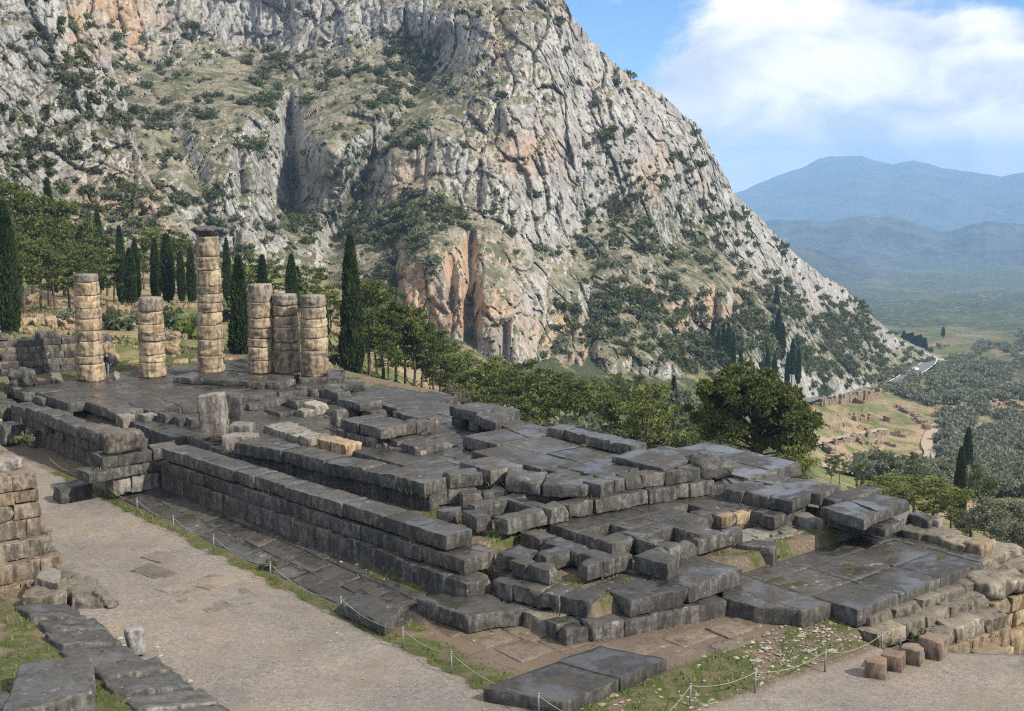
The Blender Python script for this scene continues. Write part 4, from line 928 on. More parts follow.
# ------------------------------------------------------------------ columns
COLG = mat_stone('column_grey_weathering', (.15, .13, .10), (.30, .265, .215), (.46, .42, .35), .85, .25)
def column(px, py, zb, h, label, cap=False, seed=0, gray=.12):
    c = at(px, py, zb); u, v = UV(c); rs = np.random.RandomState(seed + 40)
    t = empty('column', (c[0], c[1], zb), label, 'column', 'standing temple columns')
    r0 = .915; z = 0; i = 0
    cuts = [0]
    while cuts[-1] < h - .45: cuts.append(min(cuts[-1] + rs.uniform(.5, 1.12) * (1.5 if cuts[-1] < .1 and h > 5 else 1), h))
    cuts[-1] = h
    for i, (za, zb_) in enumerate(zip(cuts[:-1], cuts[1:])):
        rm = r0 * (1 - .022 * za); hh = zb_ - za; na, nh = 56, max(7, int(hh / .085)); o = rs.uniform(-9, 9, 3)
        off = rs.uniform(-.04, .04, 2); V_ = []
        bul = rs.uniform(.01, .075); fl = rs.rand() < (.35 if i > 2 else .8)
        for k in range(nh + 1):
            s = k / nh
            for a in range(na):
                th = 6.28318 * a / na
                rr = rm * (1 - .022 * s * hh) - bul * (abs(2 * s - 1) ** 5) * (.4 + .9 * abs(math.sin(th * 1.5 + 3 * i)) * (.5 + .5 * math.sin(th * 4 + i)))
                if fl: rr -= .022 * abs(math.sin(th * 10))
                V_.append((off[0] + rr * math.cos(th), off[1] + rr * math.sin(th), za + .008 + s * (hh - .016)))
        V_ = np.array(V_); n = fbm(V_ * (1.5, 1.5, 2.2) + o, 4, .6); n2 = np.clip(perlin(V_ * (.9, .9, 3.2) + o * 2) - .25, 0, 1)
        k = 1 - .075 * n - .34 * n2 * (1 if rs.rand() < .8 else .3)
        V_[:, :2] = off + (V_[:, :2] - off) * k[:, None]
        f = [(r * na + a, r * na + (a + 1) % na, (r + 1) * na + (a + 1) % na, (r + 1) * na + a) for r in range(nh) for a in range(na)]
        b = len(V_); V_ = np.concatenate([V_, [(off[0], off[1], za + .008), (off[0], off[1], zb_ - .008)]])
        f += [(b, (a + 1) % na, a) for a in range(na)] + [(b + 1, nh * na + a, nh * na + (a + 1) % na) for a in range(na)]
        top = i >= len(cuts) - (2 if not cap else 1) and not cap
        obj('drum', mesh('drum', V_, f, COLG if top and i == len(cuts) - 2 else COLM), t)
    if cap:
        na = 40; V_ = []; prof = [(.72, 0), (.80, .12), (.90, .30), (.97, .46), (.93, .58)]
        for k, (rr, zz) in enumerate(prof):
            for a in range(na):
                th = 6.283 * a / na; sq = 1 / max(abs(math.cos(th - A40)), abs(math.sin(th - A40))) if k >= 3 else 1
                V_.append((rr * math.cos(th) * min(sq, 1.12), rr * math.sin(th) * min(sq, 1.12), h + zz))
        V_ = np.array(V_); V_ += np.stack([fbm(V_ * 1.6 + 5 + i, 3) for i in range(3)], 1) * .15
        f = [(r * na + a, r * na + (a + 1) % na, (r + 1) * na + (a + 1) % na, (r + 1) * na + a) for r in range(len(prof) - 1) for a in range(na)]
        V_ = np.concatenate([V_, [(0, 0, h), (0, 0, h + .6)]]); b = len(V_) - 2
        f += [(b, (a + 1) % na, a) for a in range(na)] + [(b + 1, b - na + a, b - na + (a + 1) % na) for a in range(na)]
        obj('capital', mesh('capital', V_, f, GREY), t)
    return t
def ch(px, yb, yt, zb):                     # height of a column from its photo top
    c = at(px, yb, zb); D = math.hypot(c[0], c[1]); return atD(px, yt, D)[2] - zb
for k, (px, yb, yt, zb, lab, cap) in enumerate((
        (91, 380, 274, 0, 'weathered stone column farthest left, its topmost drum grey and dark', False), (153, 376, 297, 0, 'shortest column, between the leftmost one and the tall one with a capital', False),
        (212, 371, 236, .42, 'tallest column, the only one still carrying its flared capital', True), (262, 372, 284, .42, 'column just right of the dark cypress, slightly taller than the two beside it', False),
        (287, 372, 294, .42, 'middle one of the three close columns at the right end of the row', False), (315, 375, 295, .45, 'column at the right end of the row, standing on the corner of the step', False))):
    column(px, yb, zb, ch(px, yb, yt, zb), lab, cap, k)

# ------------------------------------------------------------------ broken pedestal and the boulder pile
t = empty('broken_pedestal', W(24.4, 2.0, 0), 'tall broken pale pedestal of two upright slabs on the north wall', 'pedestal')
def up(px0, px1, yb, yt, z, d, lean=0, **kw):
    a, b = at(px0, yb, z), at(px1, yb, z); D = math.hypot(*a[:2]); h = atD(px0, yt, D)[2] - z
    n = (b - a)[:2]; n = np.array((-n[1], n[0])) / np.linalg.norm(n) * d
    return [a[:2], b[:2], b[:2] + n, a[:2] + n], z, z + h
q, z0, z1 = up(199, 225, 437, 395, 0, .8); stone('slab', q, z0 - .1, z1, PALE, t, rough=.07, chip=1.4, r=.09, tilt=(.12, 0))
q, z0, z1 = up(225, 242, 427, 394, .25, .8); stone('slab', q, z0 - .3, z1, GREY, t, rough=.08, chip=2, r=.09, tilt=(-.1, 0))
q, z0, z1 = up(229, 252, 437, 425, .3, .9); stone('block', q, z0 - .1, z1, PALE, t, rough=.05, chip=1.2, r=.07)
q, z0, z1 = up(222, 256, 450, 436, 0, .9); stone('block', q, z0 - .05, z1 - .02, PALE, t, rough=.03, chip=.6)
t = wall('foundation_wall', 25.3, -3, -2.4, 'short cross wall of three uneven courses reaching towards the rope fence, boulder on top')
row(t, (25.4, -4.3), (25.35, -1.75), -1.5, -.28, .55, 1, seed=110, chip=.9); row(t, (25.3, -1.68), (25.1, -.35), -1.2, -.22, .6, 1, seed=111, chip=.6)
row(t, (24.9, -5.2), (25.1, -.5), -1.6, -.85, .52, 3, seed=112, chip=1, jit=.12); row(t, (25.2, -3.9), (25.2, -.4), -1.2, -1.4, .8, 3, seed=113, chip=1.3, rough=.06, mat=PALE)
row(t, (26.3, -6.1), (26.3, -4.5), -1.2, -1.75, .75, 1, seed=114, chip=1.2)
solo('boulder', [W(25.6, -4.0), W(25.5, -2.0), W(27.0, -2.1), W(27.1, -3.9)], -.28, .78, 'big rough block like a worn capital lying on top of the short cross wall', 'boulder', mat=CONG, rough=.10, r=.22, chip=1.6)

# ------------------------------------------------------------------ west retaining masonry (right edge)
t = wall('stone_kerb', -9.3, 14, -3, 'line of coarse pale conglomerate blocks along the foot of the great platform')
row(t, (-8.75, 10.2), (-9.05, 17.6), -.9, -2.28, .6, 5, mat=CONG, seed=120, chip=1.2, rough=.06, jit=.12)
row(t, (-9.25, 9.8), (-9.7, 16.8), -1.2, -2.62, .6, 5, mat=CONG, seed=121, chip=1.2, rough=.07, jit=.1)
row(t, (-10.3, 11.6), (-10.6, 16.3), -1.1, -2.95, .6, 3, mat=CONG, seed=122, chip=1.4, rough=.09, jit=.1)
t = wall('retaining_wall', -10.7, 17, -5, 'warm ochre ashlar wall under coarse overhanging blocks at the right edge')
row(t, (-10.35, 11.4), (-10.75, 16.6), -1.2, -3.55, .75, 4, mat=TUFA, seed=123, rough=.03); row(t, (-10.5, 11.6), (-10.9, 16.5), -1.2, -4.3, 1.2, 5, mat=TUFA, seed=124, rough=.04)
row(t, (-9.9, 16.7), (-10.2, 21.5), -1.3, -2.95, .6, 4, mat=TUFA, seed=125, rough=.03, jit=.12); row(t, (-9.9, 16.7), (-10.2, 21.5), -1.3, -3.6, .62, 3, mat=TUFA, seed=126, rough=.04, jit=.15); row(t, (-10.1, 16.5), (-10.5, 21.5), -1.3, -4.25, 1.2, 4, mat=TUFA, seed=127, rough=.04)
row(t, (-11.3, 13.9), (-11.4, 15.2), -1.0, -3.9, .9, 1, mat=TUFA, seed=128, rough=.04)
solo('boulder', [W(-9.7, 16.6), W(-10.15, 19.2), W(-8.3, 19.4), W(-8.2, 16.9)], -2.9, -2.15, 'large coarse overhanging block on top of the ochre wall at the right edge', 'boulder', mat=CONG, rough=.12, r=.2, chip=1.6)
solo('boulder', [W(-9.9, 19.3), W(-10.2, 22.2), W(-8.4, 22.2), W(-8.3, 19.5)], -2.9, -2.2, 'coarse block at the very edge of the view above the ochre wall', 'boulder', mat=CONG, rough=.10, r=.2, chip=1.6)
solo('stone_slab', [W(-8.2, 19.0), W(-8.2, 22.4), W(-6.2, 22.4), W(-6.3, 19.6)], -2.9, -2.28, 'bluish wet slab beyond the right corner of the great platform', 'stone slab', mat=WETS, chip=.4)
for i, (px, py, z, a, h, lab) in enumerate(((925, 529, -1.6, 1.6, .9, 'rough block at the back of the great platform, leftmost of its far row'), (947, 533, -1.6, 1.5, .9, 'second rough block in the far row behind the great platform'),
        (968, 541, -1.6, 1.4, 1.0, 'third rough block in the far row, beside the squarish ochre one'), (985, 542, -1.5, 1.2, 1.1, 'squarish ochre block in the far row near the olive tree'),
        (921, 514, -1.2, .7, .6, 'small dark cube behind the tilted slabs, left of a similar one'), (930, 516, -1.2, .8, .7, 'small cube with a dark face behind the tilted slabs'),
        (1000, 553, -2.0, 3.2, .6, 'long mossy ledge block behind the bluish wet slab'), (903, 516, -1.35, 1.5, .4, 'low pale stone between the tilted slabs and the small cubes'), (938, 519, -1.3, .5, .5, 'whitish rounded stone beside the small cubes'))):
    u, v = uvp(px, py, z)
    solo('stone_block', rect(u - .2, u + a * .6, v - a / 2, v + a / 2), z - h - .6, z, lab, mat=(CONG, CONG, CONG, TUFA, GREY, GREY, CONG, PALE, PALE)[i], chip=1.2, rough=.07, r=.09)
for i, (px, py, lab) in enumerate(((875, 671, 'leftmost of four brown stone cubes on the gravel by the rope fence'), (893, 664, 'second from left of four brown stone cubes on the gravel'), (912, 658, 'third from left of four brown stone cubes on the gravel'), (933, 652, 'rightmost and tallest of four brown stone cubes on the gravel, by the bush'))):
    c = at(px, py + 4, -2.8); u, v = UV(c); s = .50 if i < 3 else .56
    a_ = .25 + .12 * i; q = [W(u + s * math.cos(a_ + k * 1.5708), v + s * math.sin(a_ + k * 1.5708)) for k in range(4)]
    solo('stone_cube', q, -2.85, -2.8 + (.56 if i < 3 else .70), lab, 'stone cube', mat=BROWN, group='brown stone cubes', chip=1.0, rough=.022, r=.025)

# ------------------------------------------------------------------ left foreground
t = wall('retaining_wall', 15.6, -12, -3, 'brownish ashlar wall end at the left edge, stepping out at its base')
for i, (z, h, o, v1, n, m_) in enumerate(((1.75, .62, .0, -9.95, 7, BRNW), (1.1, .5, .0, -9.9, 6, TUFA), (.58, .62, -.03, -9.85, 6, BRNW), (-.06, .74, .02, -9.75, 7, BRNW), (-.82, .70, -.45, -9.6, 5, CONG), (-1.54, .72, -.95, -9.45, 6, BRNW), (-2.28, .6, -1.1, -10.2, 6, BRNW))):
    row(t, (16.0 + o, -16.3), (16.0 + o, v1 - .75), -2.2, z, h, n, mat=m_, seed=130 + i, rough=.03, chip=.8, jit=.05)
    row(t, (16.2 + o, v1 - .77), (24.2, v1 + .1), -1.2, z - .01, h, 5, mat=m_, seed=140 + i, rough=.03, chip=.6, jit=.05)
for i, (u, v, a, z, h, m_, lab) in enumerate(((19.4, -11.6, 1.3, 2.7, 1.0, CONG, 'pale whitish boulder on top of the brownish wall at the left edge, the upper one'), (17.0, -11.4, 1.2, 2.2, .5, PALE, 'pale boulder on the front rim of the brownish left wall'), (22.2, -11.2, 1.5, 3.3, 1.8, PALE, 'white topped boulder standing behind on the left wall, partly out of view'), (17.0, -12.9, 1.6, 2.2, .6, CONG, 'grey boulder at the left rim of the brownish wall'))):
    solo('boulder', [W(u, v - a / 2), W(u, v + a / 2), W(u + a, v + a / 2), W(u + a, v - a / 2)], z - h, z, lab, 'boulder', mat=m_, rough=.14, r=.25, chip=2)
solo('boulder', [W(11.0, -11.4), W(10.4, -9.9), W(14.0, -9.7), W(14.2, -11.2)], -2.9, -2.0, 'low whitish rock outcrop between the brownish wall and the gravel path', 'boulder', mat=CONG, rough=.20, r=.3, chip=2.5)
solo('boulder', [W(13.9, -11.6), W(13.6, -9.9), W(15.4, -9.8), W(15.6, -11.4)], -2.9, -2.15, 'mossy flat rock at the foot of the brownish wall', 'boulder', mat=CONG, rough=.16, r=.25, chip=2)
solo('stone_block', [at(36, 578, -1.5), at(58, 583, -1.5), at(62, 570, -1.5), at(42, 566, -1.5)], -2.5, -1.5, 'pale square block at the foot of the stepped wall base', mat=PALE, rough=.05, chip=.8)
solo('stone_block', [at(22, 596, -1.7), at(66, 592, -1.7), at(66, 578, -1.7), at(30, 584, -1.7)], -2.6, -1.75, 'low pale block with a white end below the square one', mat=CONG, rough=.06, chip=1)
t = wall('stone_kerb', 4, -13, -2.6, 'dark sloping coping of big wet stones beside the marker post and the path')
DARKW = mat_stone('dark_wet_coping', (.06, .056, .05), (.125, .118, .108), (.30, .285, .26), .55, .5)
Lc = [(9.6, -13.05), (7.6, -13.0), (6.0, -13.0), (4.3, -13.0), (2.4, -13.0), (.6, -13.0), (-1.6, -13.0), (-4, -13)]
uu = 9.8
rs = np.random.RandomState(4)
for i in range(9):
    lu = rs.uniform(1.3, 1.9); o_ = rs.uniform(-.12, .12); e_ = .05 * i
    stone('coping_block', [W(uu - lu + .05, -13.85 - e_ + o_), W(uu - lu + .05 + rs.uniform(-.1, .1), -11.95 + e_ * .8 + o_), W(uu - .05, -11.95 + e_ * .8 + o_), W(uu - .05, -13.85 - e_ + o_)], -3.0, -1.50 + rs.uniform(-.05, .05), DARKW, t, rough=.07, chip=2.0, r=.09, tilt=(-.40, rs.uniform(-.10, .06)))
    uu -= lu
t = wall('stone_kerb', 3, -11.9, -2.6, 'low rubble strip edging the gravel path left of it')
row(t, (10.5, -11.95), (-4, -11.75), .55, -2.36, .35, 14, mat=CONG, seed=150, rough=.05, chip=1, jit=.1)
solo('stone_block', [at(0, 715, -.75), at(95, 690, -.75), at(92, 655, -.75), at(18, 662, -.75)], -2.6, -.72, 'huge dark grey block with lichen in the lower left corner of the view', mat=GREY, rough=.05, chip=1, r=.12)
solo('stone_block', [at(-60, 716, -.7), at(-6, 720, -.7), at(12, 690, -.7), at(-30, 676, -.7)], -2.6, -.7, 'dark block cut by the left picture edge beside the huge lichen block', mat=GREY, rough=.05, chip=1, r=.12)
MARB = mat_stone('whitish_marble', (.28, .27, .25), (.50, .48, .45), (.66, .64, .60), .95, .3)
c = uvp(136, 653, -2.4)
solo('marker_stone', [W(c[0] - .2, c[1] - .3), W(c[0] - .25, c[1] + .28), W(c[0] + .3, c[1] + .3), W(c[0] + .3, c[1] - .25)], -2.5, -1.5, 'small upright whitish marker stone at the left edge of the gravel path', 'marker stone', mat=MARB, rough=.04, r=.09, chip=.8)

# ashlar wall behind the columns at the left
t = wall('retaining_wall', 54, -6, 0, 'coursed grey brown ashlar wall behind the leftmost column')
for i in range(5):
    row(t, (55.0 + .10 * i, -14.0), (50.8 + .10 * i, 4.8), -.9, .46 * (i + 1), .46, 14, mat=CONG if i % 2 else GREY, seed=160 + i, rough=.03, jit=.07, chip=.8, skip=(4, 9) if i == 2 else ())
row(t, (55.8, -14), (51.6, 3.4), -.9, 2.78, .46, 12, mat=GREY, seed=166, rough=.05, skip=(3, 6, 10), jit=.12)
row(t, (58.5, -14), (55.6, .5), -.9, 3.3, .9, 12, mat=PALE, seed=167, rough=.08, chip=1.4, skip=(2, 3, 7), jit=.4)
solo('boulder', [at(9, 384, .2), at(36, 384, .2), at(34, 380, .2), at(12, 380, .2)], -.1, .98, 'dark jagged boulder on the far left of the floor before the ashlar wall', 'boulder', rough=.2, r=.2, chip=2.2)
solo('boulder', [at(50, 381, .2), at(62, 381, .2), at(62, 378, .2), at(51, 378, .2)], -.1, .55, 'low brown boulder between the dark jagged one and the leftmost column', 'boulder', mat=CONG, rough=.12, r=.15, chip=2)
solo('boulder', [at(113, 378, .1), at(119, 378, .1), at(119, 376, .1), at(113, 376, .1)], -.1, .42, 'small round pale stone right of the leftmost column', 'boulder', mat=PALE, rough=.05, r=.2)
row(wall('retaining_wall', 58, 5, .5, 'low grey wall on the grass between the two leftmost columns'), (58.5, 3.0), (55.5, 8.6), -.9, 1.6, 1.6, 6, seed=170, rough=.06, chip=1.2, jit=.15)

# ------------------------------------------------------------------ rope fence
STEEL = MT('galvanised_post', .45, .5); STEEL.col((.20, .21, .22)); STEEL.b.inputs['Metallic'].default_value = .2; STEEL = STEEL.m
ROPE = MT('pale_rope', .9, .1); ROPE.col(ROPE.mix(ROPE.noise(30, 2), (.22, .20, .155), (.34, .31, .25))); ROPE = ROPE.m
def tube(pts, r, k=6):
    pts = np.array(pts, float); V_ = []; f = []
    rr = np.broadcast_to(np.asarray(r, float), (len(pts),))
    for i, p in enumerate(pts):
        d = pts[min(i + 1, len(pts) - 1)] - pts[max(i - 1, 0)]; d /= np.linalg.norm(d) + 1e-9
        a = np.cross(d, (0, 0, 1.0)) if abs(d[2]) < .95 else np.cross(d, (1.0, 0, 0)); a /= np.linalg.norm(a); b = np.cross(d, a)
        V_ += [p + rr[i] * (a * math.cos(6.2832 * j / k) + b * math.sin(6.2832 * j / k)) for j in range(k)]
    n = len(pts)
    f = [(i * k + j, (i + 1) * k + j, (i + 1) * k + (j + 1) % k, i * k + (j + 1) % k) for i in range(n - 1) for j in range(k)]
    f += [tuple(range(k)), tuple(range((n - 1) * k, n * k))[::-1]]
    return np.array(V_), f
pl = [(43, 476)] and [(24 + 0, 0)]
posts = [(29.8, -3.9), (26.0, -3.95), (22.3, -3.95), (18.3, -3.97), (14.4, -3.95), (9.5, -3.95), (4.2, -4.0), (.2, -4.05), (-2.6, -4.1), (-6.9, -4.1)]
pr = [(690, 707), (755, 691), (825, 669), (882, 641), (901, 634)]
posts2 = [uvp(x, y, -2.72) for x, y in pr]
alls = posts + posts2
PH = .76
proto = None
tops = []
for i, (u, v) in enumerate(alls):
    z = sz(u, v) - .02; p = W(u, v, z); tops.append(W(u, v, z + PH - .05))
    if proto is None:
        t = empty('rope_post', p, 'slim grey metal post in the rope fence along the gravel path', 'fence post', 'rope posts along the path')
        V_, f = tube([(0, 0, 0), (0, 0, PH)], .030, 8); obj('post', mesh('post', V_, f, STEEL), t)
        V_, f = tube([(0, 0, PH), (0, 0, PH + .03)], .045, 8); obj('cap', mesh('cap', V_, f, STEEL), t); proto = t
    else:
        t = proto.copy(); C.objects.link(t); t.location = p
        for chd in list(proto.children): c2 = chd.copy(); C.objects.link(c2); c2.parent = t
        if i >= len(posts): t['label'] = 'slim grey metal post in the rope fence at lower right, by the four brown cubes'; t['group'] = 'rope posts by the gravel terrace'
def rope(a, b, sag, label):
    s = np.linspace(0, 1, 14); P = a[None] * (1 - s[:, None]) + b[None] * s[:, None]; P[:, 2] -= sag * 4 * s * (1 - s)
    V_, f = tube(P, .012, 5); return V_, f
def ropes(pts, label, sag=.28):
    VV_, FF = [], []
    for a, b in zip(pts[:-1], pts[1:]):
        V_, f = rope(a, b, sag * min(1.3, np.linalg.norm(a - b) / 4), ''); k = sum(len(x) for x in VV_); VV_.append(V_); FF += [tuple(i + k for i in q) for q in f]
    tag(obj('rope', mesh('rope', np.concatenate(VV_), FF, ROPE)), label, 'rope')
n1_ = len(posts)
ropes([W(34, -3.9, -1.85)] + tops[:n1_] + [W(-9.6, -3.2, -2.3)], 'pale rope strung between the posts along the gravel path')
ropes([W(-9.5, -2.0, -2.4)] + tops[n1_:], 'pale rope strung between the lower right posts')
ropes([tops[-1], W(-11.2, 10.6, -2.62), W(-12.4, 11.6, -2.7), W(-14.2, 13.6, -2.72)], 'pale rope drooping from the last post along the edge above the ochre wall', .12)

# ------------------------------------------------------------------ weeds rooted in the joints
def weeds():
    rs = np.random.RandomState(8); vs = []
    for (p, q) in WEEDS:
        if p[1] < 30 or p[1] > 100 or (abs(p[0]) > 60): continue
        for k in range(int(8 + 40 * q ** 2)):
            b = p + np.r_[rs.normal(0, .10 + .10 * q, 2), -.02]; h = rs.uniform(.05, .20); a = rs.uniform(0, 6.28); t = np.array((math.cos(a), math.sin(a), 0)) * rs.uniform(.012, .03)
            vs += [b - t, b + t, b + np.r_[rs.normal(0, .5, 2) * h, h]]
    m = MT('weeds', .7, .2); n = m.noise(.9, 3); m.col(m.mix(m.step(n, .4, .6), (.055, .085, .018), (.16, .155, .05)))
    tag(obj('weeds', mesh('weeds', np.array(vs), np.arange(len(vs)).reshape(-1, 3), m.m, False)), kind='stuff')
weeds()
# ================================================================== TREES
def mat_leaf(name, a, b, c=None, dry=0.0):
    m = MT(name, .75, .18)
    n = m.noise(.55, 3); n2 = m.noise(3.0, 2); rn = m.rnd()
    col = m.mix(m.step(n, .35, .65), a, b)
    if c: col = m.mix(m.step(n2, .50, .72), col, c)
    col = m.mix(m.math('MULTIPLY', rn, .45), col, m.mix(.5, col, b))
    m.col(col)
    tr = m.N.new('ShaderNodeBsdfTranslucent'); m.put(tr.inputs[0], col)
    ms = m.N.new('ShaderNodeMixShader'); ms.inputs[0].default_value = .28
    m.L.new(m.b.outputs[0], ms.inputs[1]); m.L.new(tr.outputs[0], ms.inputs[2])
    m.L.new(ms.outputs[0], m.N['Material Output'].inputs['Surface'])
    return m.m
L_PINE = mat_leaf('pine_needles', (.05, .074, .02), (.11, .135, .036), (.165, .175, .055))
L_PIN2 = mat_leaf('light_pine_needles', (.08, .108, .026), (.17, .195, .055), (.24, .24, .085))
L_CYP = mat_leaf('cypress_foliage', (.022, .042, .014), (.052, .076, .028), (.085, .10, .04))
L_OLV = mat_leaf('olive_leaves', (.11, .125, .075), (.19, .20, .13), (.26, .26, .185))
L_GRN = mat_leaf('shrub_leaves', (.052, .07, .028), (.11, .125, .055), (.17, .165, .085))
L_SCR = mat_leaf('mountain_scrub_leaves', (.065, .078, .036), (.125, .135, .07), (.18, .175, .10))
L_YEL = mat_leaf('yellow_green_leaves', (.15, .17, .03), (.26, .27, .07))
L_BRN = mat_leaf('bare_twigs', (.12, .09, .07), (.20, .16, .13))
L_BIG = mat_leaf('dark_juniper_foliage', (.048, .066, .016), (.105, .122, .034), (.16, .165, .06))
BARK = MT('bark', .95, .1); BARK.col(BARK.mix(BARK.noise(6, 4), (.06, .045, .035), (.16, .125, .10))); BARK = BARK.m

def leaves(cs, rs_, n, size, seed, flat=.65, up=0.0, shell=.55):
    """n small leaf clumps in each ellipsoidal mass"""
    g = np.random.RandomState(seed); cs = np.asarray(cs, float); rs_ = np.asarray(rs_, float)
    k = np.repeat(np.arange(len(cs)), np.maximum((n * (rs_ / rs_.mean()) ** 1.6).astype(int), 6))
    d = g.normal(size=(len(k), 3)); d /= np.linalg.norm(d, axis=1)[:, None]
    rad = g.uniform(0, 1, len(k)) ** shell * (1 + .25 * g.normal(size=len(k)))
    p = cs[k] + d * (rs_[k] * rad)[:, None] * (1, 1, flat)
    a = g.normal(size=(len(k), 3)) + d * .6; a[:, 2] += up; a /= np.linalg.norm(a, axis=1)[:, None]
    b = np.cross(a, g.normal(size=(len(k), 3))); b /= np.linalg.norm(b, axis=1)[:, None]
    s = size * g.uniform(.6, 1.4, len(k))[:, None]
    v = np.stack([p - b * s * .5, p + b * s * .5, p + a * s * 1.1], 1).reshape(-1, 3)
    return v
def leaf_mesh(name, v, mat):
    return mesh(name, v, np.arange(len(v)).reshape(-1, 3), mat, False)
def join_tubes(L_, mat, name='trunk', k=6):
    V_, F_ = [], []; n = 0
    for pts, r in L_:
        v, f = tube(pts, r, k); V_.append(v); F_ += [tuple(i + n for i in q) for q in f]; n += len(v)
    return mesh(name, np.concatenate(V_), F_, mat)
def pine(seed, h=12.0, mat=None, spread=3.3, n=92, lo=.36, size=.30):
    g = np.random.RandomState(seed); lean = g.normal(0, .05, 2) * h
    tp = [np.array((lean[0] * t * t, lean[1] * t * t, h * .95 * t)) + np.r_[g.normal(0, .10, 2), 0] * (t > 0) for t in np.linspace(0, 1, 7)]
    tp[0][2] = -1.5
    tubes = [(tp, np.linspace(.26, .05, 7) * h / 12)]; cs, rr = [], []
    for i in range(19):
        t = lo + (1 - lo) * (i + g.rand()) / 19; base = np.array([np.interp(t, np.linspace(0, 1, 7), [q[j] for q in tp]) for j in range(3)])
        a = i * 2.4 + g.normal(0, .5); L_ = spread * (1.15 - abs(t - lo - .2) * 1.25) * g.uniform(.45, 1.2)
        end = base + (math.cos(a) * L_, math.sin(a) * L_, L_ * g.uniform(.05, .5)); mid = (base + end) / 2 + (0, 0, -.1 * L_)
        tubes.append(([base, mid, end], [.07 * h / 12, .05 * h / 12, .02]))
        for s in (1.0, g.uniform(.5, .8)):
            cs.append(base + (end - base) * s + g.normal(0, .25, 3)); rr.append(g.uniform(.6, 1.35) * h / 12)
    cs.append(tp[-1] + (0, 0, .2)); rr.append(1.0 * h / 12)
    return leaf_mesh('pine_crown', leaves(cs, rr, n, size, seed, .42, .6, .8), mat or L_PINE), join_tubes(tubes, BARK)
def cypress(seed, h=10.0, w=1.0, n=5200, size=.26):
    g = np.random.RandomState(seed)
    t = g.rand(n) ** .85; z = .35 + t * (h - .35); prof = np.minimum(1, .55 + 2.2 * t) * (1 - t ** 2.6) ** .75
    th = g.uniform(0, 6.283, n); lump = 1 + .34 * perlin(np.stack([np.cos(th) * 1.3, np.sin(th) * 1.3, z * .55 + seed], 1)) + .20 * perlin(np.stack([np.cos(th) * 3, np.sin(th) * 3, z * 1.6 + seed], 1))
    r = w * prof * lump * (1 - .45 * g.rand(n) ** 2.2)
    p = np.stack([r * np.cos(th), r * np.sin(th), z], 1)
    a = np.stack([np.cos(th) * .45, np.sin(th) * .45, 1 + 0 * th], 1) + g.normal(0, .35, (n, 3)); a /= np.linalg.norm(a, axis=1)[:, None]
    b = np.cross(a, g.normal(size=(n, 3))); b /= np.linalg.norm(b, axis=1)[:, None]; s = size * g.uniform(.6, 1.5, n)[:, None]
    v = np.stack([p - b * s * .45, p + b * s * .45, p + a * s * 1.7], 1).reshape(-1, 3)
    return leaf_mesh('cypress_crown', v, L_CYP), join_tubes([([(0, 0, -2), (0, 0, 1), (0, 0, h * .8)], [.2, .17, .03])], BARK)
def broad(seed, mat, h=4.5, w=2.6, n=95, size=.30, nc=15):
    g = np.random.RandomState(seed); tubes = [([(0, 0, -1.2), (.05, 0, h * .18), (.1, .05, h * .34)], [.22, .18, .14])]; cs, rr = [], []
    for i in range(nc):
        a = i * 2.4 + g.normal(0, .4); t = (i + .5) / nc; rad = w * (.28 + .6 * math.sin(math.pi * (.18 + .72 * t))) * g.uniform(.55, 1.05); zz = h * (.30 + .56 * t) + g.normal(0, .12)
        c = np.array((math.cos(a) * rad, math.sin(a) * rad, zz)); cs.append(c); rr.append(g.uniform(.55, .95) * w * .42)
        if i % 2 == 0: tubes.append(([(.1, .05, h * .3), c * (.5, .5, .8), c], [.10, .06, .02]))
    return leaf_mesh('tree_crown', leaves(cs, rr, n, size, seed, .75, .2), mat), join_tubes(tubes, BARK, k=5)
def shrub(seed, mat, n=60):
    g = np.random.RandomState(seed)
    cs = [np.array((g.normal(0, .42), g.normal(0, .42), .25 + .35 * g.rand())) for i in range(6)]
    return leaf_mesh('shrub_leaves', leaves(cs, g.uniform(.38, .6, 6), n, .26, seed, .8, .2), mat)

